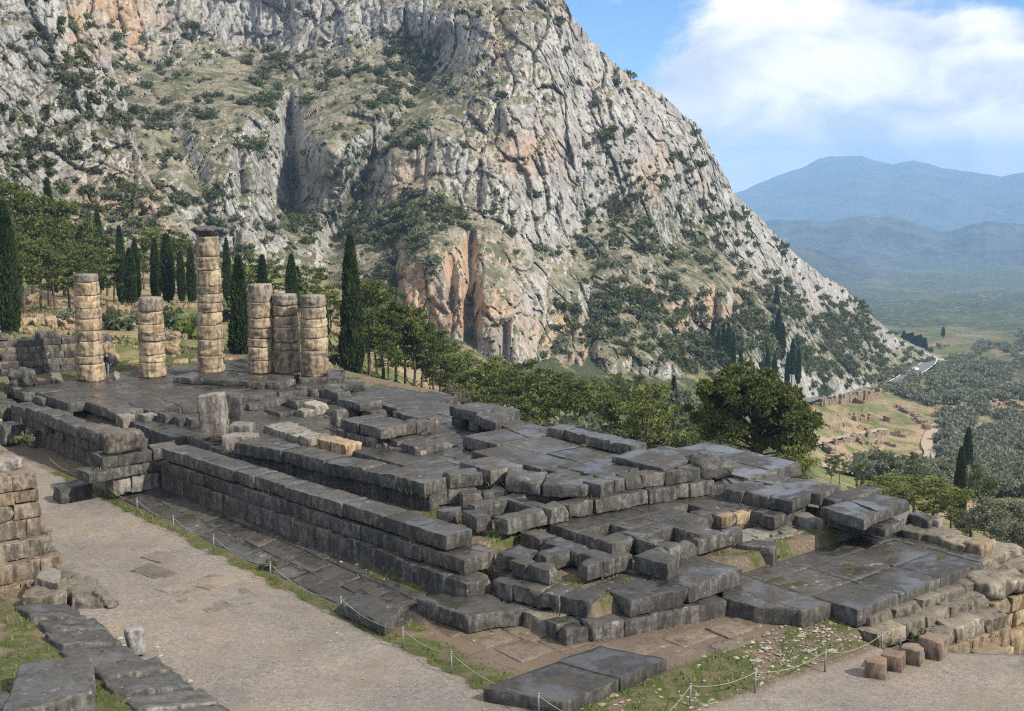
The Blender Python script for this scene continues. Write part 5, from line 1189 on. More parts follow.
KIND = {}
KIND['pine'] = [(pine(s, 12, L_PINE), 12) for s in (1, 2, 3, 4)]
KIND['lpine'] = [(pine(s, 12, L_PIN2, 3.4, lo=.28), 12) for s in (11, 12, 13)]
KIND['cypress'] = [(cypress(s), 10) for s in (21, 22, 23)]
KIND['fatcypress'] = [(cypress(s, 10, 1.15, 9000, .2), 10) for s in (24, 25)]
KIND['olive'] = [(broad(s, L_OLV), 4.6) for s in (31, 32, 33)]
KIND['green'] = [(broad(s, L_GRN), 4.6) for s in (41, 42, 43)]
KIND['yellow'] = [(broad(s, L_YEL), 4.6) for s in (51,)]
KIND['brown'] = [(broad(s, L_BRN, n=60, size=.22), 4.6) for s in (61,)]
KIND['fineolive'] = [(broad(s, L_OLV, 4.6, 2.8, 420, .16, 18), 4.6) for s in (71, 72)]
_tn = [0]
def tree(kind, px, ptop, D, label, group=None, cat='tree', wpx=None, name=None, pbase=None, X=None):
    """a tree rooted in the terrain, D metres away, its tip where the photo has it"""
    i = _tn[0]; _tn[0] += 1; (cm_, tm), h0 = KIND[kind][i % len(KIND[kind])]
    p = atD(px, ptop, D)
    zb = float(gz(p[0], p[1])) if pbase is None else atD(px, pbase, D)[2]
    h = max(p[2] - zb, 1.0); s = h / (h0 * 1.0)
    nm = name or {'pine': 'pine_tree', 'lpine': 'pine_tree', 'cypress': 'cypress_tree', 'fatcypress': 'cypress_tree', 'olive': 'olive_tree', 'fineolive': 'olive_tree'}.get(kind, 'leafy_tree')
    t = empty(nm, (p[0], p[1], zb), label, cat, group)
    sx = s if wpx is None else wpx / F * D / 2 / {'cypress': 1.0, 'fatcypress': 1.15}.get(kind, 3.0)
    t.scale = (sx, sx, s); t.rotation_euler = (0, 0, i * 2.39)
    obj('crown', cm_, t); obj('trunk', tm, t); return t

# cypresses one can point at
tree('fatcypress', 238, 258, 96, 'broad dark cypress between the tallest column and the next one', wpx=20, pbase=378)
tree('fatcypress', 350, 238, 95, 'tall dark cypress standing alone right of the last column', wpx=21, pbase=392)
tree('fatcypress', 2, 203, 106, 'big dark cypress cut by the left edge of the picture', wpx=22, pbase=338)
for px, tp, D, wp in ((119, 228, 150, 9), (129, 250, 146, 11), (134, 240, 158, 9), (154, 240, 155, 9), (166, 236, 152, 13), (190, 248, 160, 9), (47, 182, 165, 12), (97, 212, 170, 9), (226, 240, 165, 8), (262, 256, 150, 10), (291, 256, 150, 11), (322, 300, 130, 12), (297, 268, 165, 9), (180, 252, 150, 8)):
    tree('cypress', px, tp, D, 'slender cypress among the pines behind the columns', 'cypresses behind the columns', wpx=wp)
tree('cypress', 674, 377, 190, 'small cypress left of the big round dark tree', wpx=7, pbase=418)
tree('cypress', 962, 449, 140, 'tall cypress beyond the right end of the ruins, the nearer of two', wpx=11, pbase=528)
tree('cypress', 969, 429, 230, 'thinner cypress just behind the tall one at the right', wpx=9, pbase=480)
for px, tp, D, wp in ((713, 321, 415, 7), (719, 330, 405, 7), (724, 326, 408, 7), (729, 324, 410, 8), (734, 334, 400, 6), (741, 349, 395, 6), (777, 287, 520, 8), (779, 310, 480, 9), (783, 324, 470, 8), (773, 322, 470, 7), (788, 353, 430, 6), (793, 340, 432, 8), (799, 349, 428, 7), (768, 350, 430, 7), (775, 354, 425, 7)):
    y_ = tp + (40 if px < 741 else 36)
    tree('cypress', px, tp, D, 'dark cypress on the scrubby slope at the foot of the cliff', 'cypresses below the cliff', wpx=wp * .75, pbase=y_)
for i in range(11):
    tree('cypress', 904 + i * 2.1, 331 + i * .5 + (i * 7 % 4), 930, 'small cypress in the dense row beside the road bend', 'cypress row by the road', wpx=5, pbase=348 + i * .4)
tree('cypress', 943.5, 327, 1100, 'tiny lone cypress on the slope beyond the road bend', wpx=3.2, pbase=337)
# pines
for px, tp, D in ((8, 184, 150), (26, 196, 158), (44, 214, 150), (60, 204, 165), (74, 224, 156), (90, 230, 160), (-8, 215, 140), (20, 232, 135), (38, 240, 140), (104, 238, 168), (66, 244, 142), (112, 256, 150), (84, 250, 140), (-20, 200, 150), (5, 246, 130), (52, 250, 136)):
    tree('pine', px, tp, D, 'spreading pine in the grove on the left hillside', 'pines on the left hillside')
for px, tp, D in ((142, 238, 180), (150, 228, 185), (178, 232, 185), (206, 244, 178), (228, 262, 170), (250, 252, 176), (272, 262, 172), (300, 270, 165), (316, 268, 175), (330, 285, 150), (252, 270, 150), (168, 260, 170), (340, 300, 150), (306, 296, 140), (365, 284, 150), (218, 250, 190)):
    tree('pine' if px % 3 else 'lpine', px, tp, D, 'pine standing behind the row of columns below the cliff', 'pines behind the columns')
for px, tp, D, b in ((368, 282, 112, 378), (382, 294, 116, 384), (396, 304, 112, 390), (404, 312, 115, 394), (414, 318, 112, 393), (421, 322, 113, 396), (432, 330, 122, 398), (388, 330, 108, 388), (440, 340, 128, 405), (376, 310, 125, 380)):
    tree('pine', px, tp, D, 'leaning slim pine on the brown bank right of the columns', 'pines on the brown bank', pbase=b)
g_ = np.random.RandomState(9)
cnt = 0
for i in range(135):
    px = g_.uniform(428, 722); D = g_.uniform(104, 230)
    line = np.interp(px, [428, 470, 500, 560, 620, 660, 700, 722], [358, 372, 370, 378, 380, 386, 392, 400])
    tp = line + g_.uniform(0, 1) ** .8 * 78 * (1.25 - (D - 104) / 150)
    k = g_.choice(['pine', 'lpine', 'lpine', 'green', 'olive', 'yellow'], p=[.28, .3, .2, .12, .06, .04])
    p = atD(px, tp, D); h = p[2] - float(gz(p[0], p[1]))
    if h < 3 or h > 17: continue
    if k in ('green', 'olive', 'yellow') and h > 8: k = 'lpine'
    lab = {'pine': 'dark green pine in the wood below the mountain', 'lpine': 'light green pine in the wood below the mountain', 'green': 'small dark bushy tree in the wood below the mountain', 'olive': 'grey green olive in the wood below the mountain', 'yellow': 'yellow green leafy tree in the wood below the mountain'}[k]
    tree(k, px, tp, D, lab, 'trees in the wood below the mountain')
for i in range(75):
    px = g_.uniform(425, 735); D = g_.uniform(170, 340)
    line = np.interp(px, [425, 470, 500, 560, 620, 660, 700, 735], [352, 366, 368, 374, 372, 376, 384, 392]); tp = line + g_.uniform(0, 34)
    k = g_.choice(['pine', 'lpine', 'green', 'olive', 'yellow'], p=[.18, .26, .22, .28, .06])
    p = atD(px, tp, D); h = p[2] - float(gz(p[0], p[1]))
    if h < 2.2 or h > 14: continue
    if k in ('green', 'olive', 'yellow') and h > 8: k = 'lpine'
    tree(k, px, tp, D, {'pine': 'dark pine at the back of the wood, close under the cliffs', 'lpine': 'light pine at the back of the wood, close under the cliffs', 'green': 'dark bushy tree at the back of the wood, close under the cliffs', 'olive': 'grey olive at the back of the wood, close under the cliffs', 'yellow': 'yellowish leafy tree at the back of the wood, close under the cliffs'}[k], 'trees at the back of the wood')
for px, tp, D in ((446, 342, 138), (458, 356, 128), (470, 350, 142), (482, 362, 126), (494, 356, 140), (506, 368, 124), (520, 364, 138), (536, 374, 122), (552, 372, 135), (568, 380, 120), (448, 372, 118), (470, 384, 114), (500, 388, 112), (530, 394, 110), (585, 384, 128), (604, 392, 118), (628, 390, 126), (650, 398, 118), (668, 404, 124)):
    tree('lpine' if px % 4 else 'pine', px, tp, D, 'bushy pine at the near edge of the wood just beyond the ruins', 'pines at the near edge of the wood')
tree('brown', 456, 383, 112, 'leafless brown bush at the left end of the wood', cat='bush', wpx=40, pbase=410)
for px, tp, D, wp in ((893, 474, 108, 42), (915, 474, 112, 44), (936, 478, 108, 44), (874, 482, 100, 34), (952, 488, 104, 34), (902, 484, 102, 34)):
    tree('lpine', px, tp, D, 'low spreading green pine just below the far end of the ruins', 'low pines beyond the ruins', wpx=wp)
for px, tp, D, wp, k, lab in ((913, 453, 190, 14, 'pine', 'small pointed conifer above the low pines, beyond the ruins'), (861, 464, 150, 10, 'pine', 'thin young conifer beyond the tilted slabs'), (841, 455, 170, 14, 'pine', 'spindly young pine left of the round bush'), (832, 458, 160, 12, 'pine', 'young pine close to the big round dark tree'), (883, 460, 260, 18, 'green', 'round dark green bush tree at the path below the ruins'), (976, 464, 170, 14, 'pine', 'grey green conifer right of the two cypresses'), (987, 480, 165, 14, 'pine', 'second grey conifer further right of the two cypresses'), (929, 452, 300, 10, 'green', 'small bright green tree beside the pale track')):
    tree(k, px, tp, D, lab, wpx=wp)
for px, tp, D, wp, lab in ((1003, 500, 98, 76, 'large feathery grey olive tree at the right edge, behind the block ledge'), (1040, 498, 104, 70, 'olive tree cut by the right edge of the picture'), (972, 508, 106, 44, 'olive tree just right of the tall cypress foot'), (1012, 520, 88, 60, 'low olive crown nearest the ruins at the right edge')):
    tree('fineolive', px, tp, D, lab, wpx=wp)

# the big round juniper
def big_tree():
    D = 84.0; c = atD(754, 420, D); zb = -9.0; base = np.array((c[0], c[1], zb))
    t = empty('juniper_tree', base, 'large dark round tree with dense foliage, behind the slabs in the middle right', 'tree')
    g = np.random.RandomState(77); cs, rr, tubes = [], [], [([(0, 0, -1), (.1, 0, 1.5), (.2, .1, 4), (.1, 0, 7), (0, 0, 9.5)], [.5, .42, .36, .22, .06])]
    out_ = [(684, 414), (690, 395), (702, 380), (722, 368), (742, 362), (768, 368), (783, 381), (800, 395), (818, 410), (822, 425), (818, 445), (812, 462), (790, 468), (700, 440), (690, 430)]
    o = np.array([(atD(x, y, D) - base)[[0, 2]] for x, y in out_])
    cen = o.mean(0)
    for i in range(165):
        k = g.rand() * len(o); a = o[int(k) % len(o)]; b = o[(int(k) + 1) % len(o)]; e = a + (b - a) * (k % 1)
        s = g.rand() ** .5 * g.uniform(.80, 1.06); xz = cen + (e - cen) * s; half = 3.9 * math.sqrt(max(1 - s * s, .02))
        y = g.uniform(-1, 1) * half
        c_ = np.array((xz[0], y, xz[1])); cs.append(c_); rr.append(g.uniform(.45, .95) * (1.05 - .5 * s ** 3))
        if i % 4 == 0: tubes.append(([(.15, 0, c_[2] * .55 + 1), c_ * (.5, .5, .85), c_], [.10, .06, .02]))
    v = leaves(cs, rr, 430, .17, 5, .5, .5, .7)
    obj('crown', leaf_mesh('juniper_crown', v, L_BIG), t); obj('trunk', join_tubes(tubes, BARK), t)
    tree('lpine', 800, 446, 79, 'low bright green bush at the right foot of the big round tree', cat='bush', wpx=40, name='bush')
big_tree()

# olive groves on the valley side
def in_site(x, y):
    return (x > 806 and x < 935 and 396 < y < 478 and y > 396 + max(0, (x - 880)) * .35 - 6) or (x < 850 and y > 398)
g_ = np.random.RandomState(31); placed = 0; rest = []
cand = []
while len(cand) < 1900:
    x = g_.uniform(815, 1050); y = 326 + 172 * g_.rand() ** 1.05
    if in_site(x, y) or y > 520 - (1024 - x) * .25: continue
    if abs(y - np.interp(x, [735, 800, 850, 905, 915, 930, 935], [420, 405, 396, 381, 372, 364, 356])) < 5 and x < 940: continue
    if 918 < x < 945 and 420 < y < 470 and g_.rand() < .85: continue
    if y < np.interp(x, [815, 870, 905, 930, 1050], [400, 385, 372, 350, 326]): continue
    if perlin(np.array([[x / 26, y / 13, 3.3]]))[0] < (-.28 if y > 378 else .0): continue
    if 985 < x and 402 < y < 416: continue
    cand.append((x, y))
cand.sort(key=lambda q: -q[1])
for i, (x, y) in enumerate(cand):
    p = ghit(x, y); D = math.hypot(p[0], p[1])
    if D > 3500: continue
    wpx = g_.uniform(3.4, 6.0) * F / D
    if i < 290:
        k = g_.choice(['olive', 'olive', 'green'], p=[.5, .22, .28]); (cm_, tm), h0 = KIND[k][i % 3]
        t = empty('olive_tree' if k == 'olive' else 'leafy_tree', p, {'olive': 'grey green olive tree in the grove on the valley side', 'green': 'darker leafy tree in the olive grove on the valley side'}[k], 'tree', 'trees of the valley groves')
        s = g_.uniform(.8, 1.35); t.scale = (s, s, s * g_.uniform(.8, 1.05)); t.rotation_euler = (0, 0, g_.uniform(0, 6.3))
        obj('crown', cm_, t); obj('trunk', tm, t)
    else: rest.append((p, g_.uniform(1.9, 3.3) * max(1, D / 1100)))
def mass(name, items, mat, seed, n=26, size=.42):
    """the uncountable far remainder of a growth, as one object of leaf clumps"""
    g = np.random.RandomState(seed); cs, rr = [], []
    for p, r in items:
        for j in range(4): cs.append(np.asarray(p) + (g.normal(0, .45) * r, g.normal(0, .45) * r, r * g.uniform(.35, .95))); rr.append(r * g.uniform(.45, .7))
    v = leaves(cs, rr, n, 1, seed, .75, .2, .5)
    k = np.repeat(np.arange(len(v) // 3), 3).reshape(-1, 3)
    m_ = v.reshape(-1, 3, 3); c_ = m_.mean(1, keepdims=True)
    me = leaf_mesh(name, (c_ + (m_ - c_) * size).reshape(-1, 3), mat)
    return tag(obj(name, me), kind='stuff')
mass('far_olive_groves', rest, L_OLV, 4, 16, 1.1)
# the plain further out
far = []
while len(far) < 1900:
    x = g_.uniform(830, 1060); y = 290 + 62 * g_.rand() ** .8
    if y < np.interp(x, _sk[:, 0], _sk[:, 1]) + 2: continue
    if perlin(np.array([[x / 30, y / 8, 9.3]]))[0] < -.3: continue
    p = ghit(x, y, 300, 8000); D = math.hypot(p[0], p[1])
    if D > 5000: continue
    far.append((p, g_.uniform(2.4, 4.5) * max(1, D / 1700)))
mass('far_plain_trees', far, L_GRN, 6, 9, 2.2)

# shrubs on the mountain, largest ones as individuals
g_ = np.random.RandomState(17)
SHR = [shrub(s, m_) for s, m_ in ((1, L_GRN), (2, L_GRN), (3, L_GRN), (4, L_OLV), (5, L_PINE))]
def scatter(Q, PX, PY, vg, n, seed, smin, smax, dens):
    g = np.random.RandomState(seed); ok = (PX > -15) & (PX < 1000) & (PY > -12) & (PY < 400)
    nrm = np.cross(np.gradient(Q, axis=0), np.gradient(Q, axis=1)); nrm /= np.linalg.norm(nrm, axis=2)[..., None] + 1e-9
    up = np.abs(nrm[..., 2])
    cl = fbm(Q.reshape(-1, 3) / 26 + 60, 3).reshape(PX.shape)
    wgt = ok * (dens + vg * 1.3) * (.12 + sst(up, .25, .7)) * (.15 + sst(cl, -.15, .35)); wgt = wgt.ravel() / wgt.sum()
    idx = g.choice(len(wgt), n, replace=False, p=wgt)
    return [(Q.reshape(-1, 3)[i], smin + (smax - smin) * g.rand() ** 2.2) for i in idx]
vgM = gaussp(MPX, MPY, *VEG)
vgL = gaussp(LPX, LPY, (30, 150, 22, 16, .9), (60, 130, 14, 30, .5), (100, 130, 12, 16, .6), (130, 130, 12, 16, .7), (120, 190, 40, 16, .4))
S1 = scatter(MQ, MPX, MPY, vgM, 2500, 3, .6, 3.7, .13) + scatter(LQ, LPX, LPY, vgL, 420, 5, .5, 2.0, .3)
S1.sort(key=lambda q: -q[1] / math.hypot(q[0][0], q[0][1]))
for i, (p, s) in enumerate(S1[:290]):
    o = obj('shrub', SHR[i % 5], None, tuple(p - (0, 0, s * .12))); o.scale = (s, s, s * g_.uniform(.7, 1.0)); o.rotation_euler = (0, 0, g_.uniform(0, 6.3))
    tag(o, 'round green shrub clinging to the rocky mountain side', 'shrub', 'shrubs on the mountain')
mass('mountain_scrub', [(p, s * .8) for p, s in S1[290:]], L_SCR, 8, 12, .8)
for px, py, D, s, k, lab in ((116, 316, 112, 1.6, 0, 'round bush on the bank behind the two leftmost columns'), (178, 322, 118, 2.0, 0, 'dark bush left of the tall column'), (88, 312, 118, 1.5, 4, 'bush on the reddish bank behind the leftmost column'), (190, 345, 108, 2.6, 4, 'bright bush at the left foot of the tall column'), (462, 400, 108, 1.8, 0, 'green bush right of the leafless brown one'), (140, 316, 122, 1.4, 3, 'greyish bush above the second column, on the grassy bank'), (232, 318, 128, 2.2, 1, 'bush showing right of the tallest column'), (66, 322, 122, 1.2, 3, 'small grey bush on the dug bank at the left'), (300, 330, 118, 2.0, 2, 'bush glimpsed between the two rightmost columns'), (338, 340, 112, 2.0, 1, 'bush between the last column and the lone cypress'), (252, 338, 116, 1.8, 3, 'grey bush at the foot of the dark cypress')):
    p = atD(px, py, D); z = float(gz(p[0], p[1])); o = obj('bush', SHR[k], None, (p[0], p[1], min(z, p[2]))); o.scale = (s,) * 3; tag(o, lab, 'bush')
for px, py, z, s, lab in ((926, 640, -2.75, .45, 'small green plant between the last rope post and the brown cubes'), (271, 568, -2.5, .38, 'bright grass clump under the rope fence in the middle of the path edge'), (27, 442, 1.9, .45, 'green tuft growing on the left wall between pale boulders')):
    p = at(px, py, z); o = obj('plant', SHR[1], None, tuple(p)); o.scale = (s,) * 3; tag(o, lab, 'plant')
# ================================================================== ROAD, CAR, LOWER SANCTUARY, PEOPLE
def ribbon(name, pix_, width, mat, lift=.6):
    P = []
    q = np.array(pix_, float); t = np.linspace(0, 1, len(q)); tt = np.linspace(0, 1, len(q) * 8)
    for x, y in zip(np.interp(tt, t, q[:, 0]), np.interp(tt, t, q[:, 1])): P.append(ghit(x, y, 200))
    P = np.array(P)
    for _ in range(6): P[1:-1] = (P[:-2] + 2 * P[1:-1] + P[2:]) / 4
    d = np.gradient(P, axis=0)[:, :2]; d /= np.linalg.norm(d, axis=1)[:, None]; nrm = np.stack([-d[:, 1], d[:, 0]], 1)
    k = 7; V_ = []
    for j in range(k):
        s = (j / (k - 1) - .5) * width; a = P[:, :2] + nrm * s; V_.append(np.c_[a, P[:, 2] + lift])
    V_ = np.stack(V_, 1); o = obj(name, mesh(name, V_.reshape(-1, 3), grid_faces(len(P), k), mat)); tag(o, kind='structure'); return P
ASPH = MT('asphalt', .8, .3); ASPH.col(ASPH.mix(ASPH.noise(.4, 4), (.10, .10, .105), (.16, .16, .165))); ASPH = ASPH.m
WHITE = MT('road_paint', .7, .3); WHITE.col((.7, .7, .68)); WHITE = WHITE.m
TRACK = MT('dirt_track', .95, .1); TRACK.col(TRACK.mix(TRACK.noise(.5, 4), (.29, .22, .155), (.42, .345, .265))); TRACK = TRACK.m
RP = ribbon('road', [(897, 385), (905, 380), (912, 375.5), (919, 371.5), (925, 368), (929, 364.5), (930.5, 361.5), (927, 359.5), (921, 359)], 8.5, ASPH, 1.0)
for off in (-3.9, 3.9):
    d = np.gradient(RP, axis=0)[:, :2]; d /= np.linalg.norm(d, axis=1)[:, None]; nr_ = np.stack([-d[:, 1], d[:, 0]], 1)
    V_ = np.stack([np.c_[RP[:, :2] + nr_ * (off + e), RP[:, 2] + 1.06] for e in (-.22, .22)], 1)
    tag(obj('road_marking', mesh('road_marking', V_.reshape(-1, 3), grid_faces(len(RP), 2), WHITE)), kind='structure')
ribbon('road', [(800, 404), (815, 400), (830, 397), (845, 394.5), (856, 390)], 7, ASPH, .8)
ribbon('path', [(938, 425), (930, 436), (926, 446), (931, 456), (925, 466), (915, 474)], 4, TRACK, .7)
ribbon('path', [(822, 480), (850, 476), (880, 470), (905, 466)], 3, TRACK, .7)
ribbon('path', [(812, 447), (835, 441), (860, 436), (885, 431)], 3.5, TRACK, .7)

def car():
    i = 24; p = RP[i]; d = RP[i + 1] - RP[i - 1]; a = math.atan2(d[1], d[0])
    t = empty('parked_car', (p[0], p[1], p[2] + 1.0), 'tiny white car driving on the road bend in the valley', 'car'); t.rotation_euler = (0, 0, a)
    CW = MT('white_car_paint', .3, .5); CW.col((.8, .8, .8)); GL = MT('car_glass', .1, .5); GL.col((.03, .035, .04)); TY = MT('tyre', .8, .2); TY.col((.02, .02, .02))
    prof = [(-2.1, .35), (-2.15, .8), (-1.9, 1.0), (-1.5, 1.45), (.3, 1.5), (1.0, 1.02), (2.0, .85), (2.15, .6), (2.1, .35)]
    V_ = [(x, s * (.86 if z < 1.1 else .72), z) for s in (-1, 1) for x, z in prof]; n = len(prof)
    f = [tuple(range(n)), tuple(range(2 * n - 1, n - 1, -1))] + [(k, k + n, (k + 1) % n + n, (k + 1) % n) for k in range(n)]
    obj('body', mesh('body', V_, f, CW.m, False), t)
    for s in (-1, 1):
        V_ = [(-1.55, s * .80, 1.02), (.75, s * .80, 1.04), (.2, s * .735, 1.42), (-1.35, s * .735, 1.40)]; V_ += [(x, y * 1.02, z) for x, y, z in V_]
        obj('window', mesh('window', V_, [(0, 1, 2, 3), (4, 5, 6, 7), (0, 1, 5, 4), (1, 2, 6, 5), (2, 3, 7, 6), (3, 0, 4, 7)], GL.m, False), t)
    for x, s in ((-1.3, -1), (-1.3, 1), (1.35, -1), (1.35, 1)):
        v, f = tube([(x, s * .68, .33), (x, s * .9, .33)], .33, 14); obj('wheel', mesh('wheel', v, f, TY.m), t)
car()
t_ = C.objects.get('parked_car'); t_.name = 'car'

# walls of the lower sanctuary, drawn from the excavated rows in the photo
RUIN = mat_stone('far_ruin_stone', (.20, .135, .09), (.36, .26, .18), (.52, .44, .35), .9, .3)
def ruin(pts, h, wd, label, seed, broken=.25):
    g = np.random.RandomState(seed); V_, F_ = [], []; n = 0
    P = [ghit(*q, 200) for q in pts]
    for a, b in zip(P[:-1], P[1:]):
        L_ = np.linalg.norm((b - a)[:2]); k = max(2, int(L_ / 1.7))
        for i in range(k):
            if g.rand() < broken: continue
            c0 = a + (b - a) * (i / k); c1 = a + (b - a) * ((i + .94) / k); d = (c1 - c0)[:2]; nr_ = np.array((-d[1], d[0])) / (np.linalg.norm(d) + 1e-6) * wd * g.uniform(.8, 1.2)
            hh = 1.5 * h * g.uniform(.45, 1.15); c0 = c0 + np.r_[g.normal(0, .12, 2), 0]
            v, f = stone_geo([c0[:2], c1[:2], c1[:2] + nr_, c0[:2] + nr_], min(c0[2], c1[2]) - .8, max(c0[2], c1[2]) + hh, rough=.10, r=.1, chip=.6)
            V_.append(v); F_.append(f + n); n += len(v)
    if V_: tag(obj('ruin_wall', mesh('ruin_wall', np.concatenate(V_), np.concatenate(F_), RUIN)), label, 'ruined wall')
for i, (pts, h, wd, br, lab) in enumerate((
        ([(822, 408), (850, 404), (882, 398)], 2.6, 1.2, .08, 'long upper terrace wall of the excavated site on the valley side'),
        ([(822, 421), (850, 416), (868, 411)], .6, .8, .35, 'row of low stubs on the upper lawn of the excavated site'),
        ([(855, 422), (875, 419), (890, 424)], 1.2, 1.5, .25, 'cluster of broken stones in the middle of the excavated site'),
        ([(895, 408), (912, 416), (925, 430)], 1.0, 2.5, .3, 'stony bank at the right side of the excavated site'),
        ([(824, 432), (846, 428), (870, 432)], .9, 1.2, .3, 'short ruined wall left of the middle of the excavated site'),
        ([(836, 446), (862, 440), (890, 436), (906, 440)], 1.5, 1.0, .1, 'second terrace wall across the excavated site'),
        ([(846, 458), (870, 453), (884, 450)], .7, .8, .3, 'row of low stones on the lower lawn of the excavated site'),
        ([(850, 466), (868, 464), (880, 466)], 1.0, 1.4, .2, 'heap of grey stones at the lower edge of the excavated site'),
        ([(893, 461), (908, 462), (922, 455)], .9, 1.2, .25, 'low wall by the pale track at the right of the excavated site'),
        ([(822, 450), (832, 456), (826, 464)], 1.6, 1.6, .2, 'stone heap half hidden by the big round tree'),
        ([(826, 396), (845, 399), (866, 404)], 1.0, .8, .3, 'broken stub wall right under the upper terrace wall of the excavated site'),
        ([(868, 446), (884, 444), (902, 450)], .9, .9, .3, 'small ruined room wall left of the pale track'),
        ([(840, 436), (852, 438), (862, 446)], .8, .9, .3, 'crooked low wall between the two terrace walls'),
        ([(985, 408), (1005, 405), (1024, 410), (1040, 410)], 1.6, 2.0, .2, 'pale ruined wall among the groves at the right edge'),
        ([(112, 328), (122, 322), (138, 324)], .8, .8, .3, 'low rubble wall on the grass behind the two leftmost columns'),
        ([(160, 352), (172, 346), (186, 350)], .9, .9, .2, 'pale rock pile on the grass left of the tall column'),
        ([(20, 322), (34, 312), (58, 316), (74, 320)], 1.2, 1.5, .25, 'pinkish rubble along the dug bank at the left'))):
    if i >= 14: pts = pts
    ruin(pts, h, wd, lab, 200 + i, br) if i < 14 else None
def near_ruin(pts, D, h, label, seed, mat):
    g = np.random.RandomState(seed); t = None; V_, F_ = [], []; n = 0
    for (x0, y0), (x1, y1) in zip(pts[:-1], pts[1:]):
        k = max(1, int(abs(x1 - x0) / 9))
        for i in range(k):
            a = atD(x0 + (x1 - x0) * i / k, y0 + (y1 - y0) * i / k, D + g.uniform(-2, 2)); b = atD(x0 + (x1 - x0) * (i + .9) / k, y0 + (y1 - y0) * (i + .9) / k, D + g.uniform(-2, 2))
            z = float(gz(a[0], a[1])); v, f = stone_geo([a[:2], b[:2], b[:2] * 1.012, a[:2] * 1.012], z - .6, max(z + h * g.uniform(.5, 1.2), a[2]), rough=.14, r=.14, chip=1.5); V_.append(v); F_.append(f + n); n += len(v)
    tag(obj('ruin_wall', mesh('ruin_wall', np.concatenate(V_), np.concatenate(F_), mat)), label, 'ruined wall')
near_ruin([(106, 336), (122, 330), (138, 334)], 116, .6, 'low rubble wall on the grass behind the two leftmost columns', 1, PALE)
near_ruin([(158, 358), (172, 350), (194, 356)], 106, .5, 'pale rock pile on the grass left of the tall column', 2, TUFA)
near_ruin([(18, 330), (34, 318), (58, 320), (78, 326)], 118, .6, 'pinkish rubble along the dug bank at the left', 3, TUFA)
near_ruin([(108, 318), (118, 308), (132, 316), (146, 312)], 128, .8, 'rocky outcrop on the grassy bank behind the second column', 4, TUFA)

def person(loc, rz, top, legs, hairc, label, h=1.72):
    S = h / 1.75
    J = [((0, 0, .95), .15), ((0, 0, 1.15), .135), ((0, .01, 1.38), .165), ((0, 0, 1.50), .07), ((0, -.01, 1.58), .075), ((0, -.01, 1.66), .10), ((0, 0, 1.74), .06),
         ((.10, 0, .88), .10), ((.11, -.02, .48), .065), ((.12, 0, .09), .045), ((.12, -.14, .03), .04),
         ((-.10, 0, .88), .10), ((-.12, .03, .48), .065), ((-.13, .06, .09), .045), ((-.13, -.08, .03), .04),
         ((.19, 0, 1.42), .07), ((.26, .02, 1.14), .048), ((.24, -.10, .92), .036), ((.24, -.15, .84), .034),
         ((-.19, 0, 1.42), .07), ((-.27, .02, 1.14), .048), ((-.24, -.12, .93), .036), ((-.24, -.17, .85), .034)]
    E_ = [(0, 1), (1, 2), (2, 3), (3, 4), (4, 5), (5, 6), (0, 7), (7, 8), (8, 9), (9, 10), (0, 11), (11, 12), (12, 13), (13, 14), (2, 15), (15, 16), (16, 17), (17, 18), (2, 19), (19, 20), (20, 21), (21, 22)]
    t = empty('person', loc, label, 'person'); t.rotation_euler = (0, 0, rz)
    def skin(name, ids, grow, mat):
        ids = list(ids); mp = {k: i for i, k in enumerate(ids)}
        me = bpy.data.meshes.new(name); me.from_pydata([tuple(S * c for c in J[k][0]) for k in ids], [(mp[a], mp[b]) for a, b in E_ if a in mp and b in mp], [])
        me.materials.append(mat); o = obj(name, me, t); md = o.modifiers.new('s', 'SKIN'); md.use_smooth_shade = True
        lay = me.skin_vertices[0].data if me.skin_vertices else None
        if lay is None:
            bpy.context.view_layer.objects.active = o; lay = me.skin_vertices[0].data
        for i, k in enumerate(ids): lay[i].radius = (J[k][1] * S * grow,) * 2
        lay[0].use_root = True
        o.modifiers.new('u', 'SUBSURF').levels = 2; o.modifiers['u'].render_levels = 2
        return o
    def pm(n, c, r=.8):
        m = MT(n, r, .2); m.col(c); return m.m
    skin('body', range(len(J)), 1.0, pm('skin', (.42, .26, .19)))
    skin('jacket', (0, 1, 2, 15, 16, 17, 19, 20, 21), 1.22, pm('jacket', top)); skin('trousers', (0, 7, 8, 9, 11, 12, 13), 1.18, pm('trousers', legs))
    g = np.random.RandomState(2); th = np.linspace(0, 6.283, 16, endpoint=False); V_ = []; f = []
    for i, ph in enumerate(np.linspace(-.25, 1.5, 6)):
        for a in th: V_.append((S * .118 * math.cos(ph) * math.cos(a), S * (.02 + .125 * math.cos(ph) * math.sin(a)), S * (1.665 + .125 * math.sin(ph))))
    f = [(i * 16 + j, i * 16 + (j + 1) % 16, (i + 1) * 16 + (j + 1) % 16, (i + 1) * 16 + j) for i in range(5) for j in range(16)]
    obj('hair', mesh('hair', V_, f, pm('hair', hairc)), t)
p = at(107.5, 377, .02); person((p[0], p[1], 0), 2.5, (.02, .025, .06), (.16, .17, .18), (.10, .09, .085), 'person in a dark navy jacket standing just behind the leftmost column', 1.70)
p = at(-3.2, 391, .02); person((p[0], p[1], .02), 1.2, (.62, .52, .30), (.03, .02, .03), (.05, .04, .03), 'person in a pale yellow top and dark trousers at the extreme left edge', 1.45)

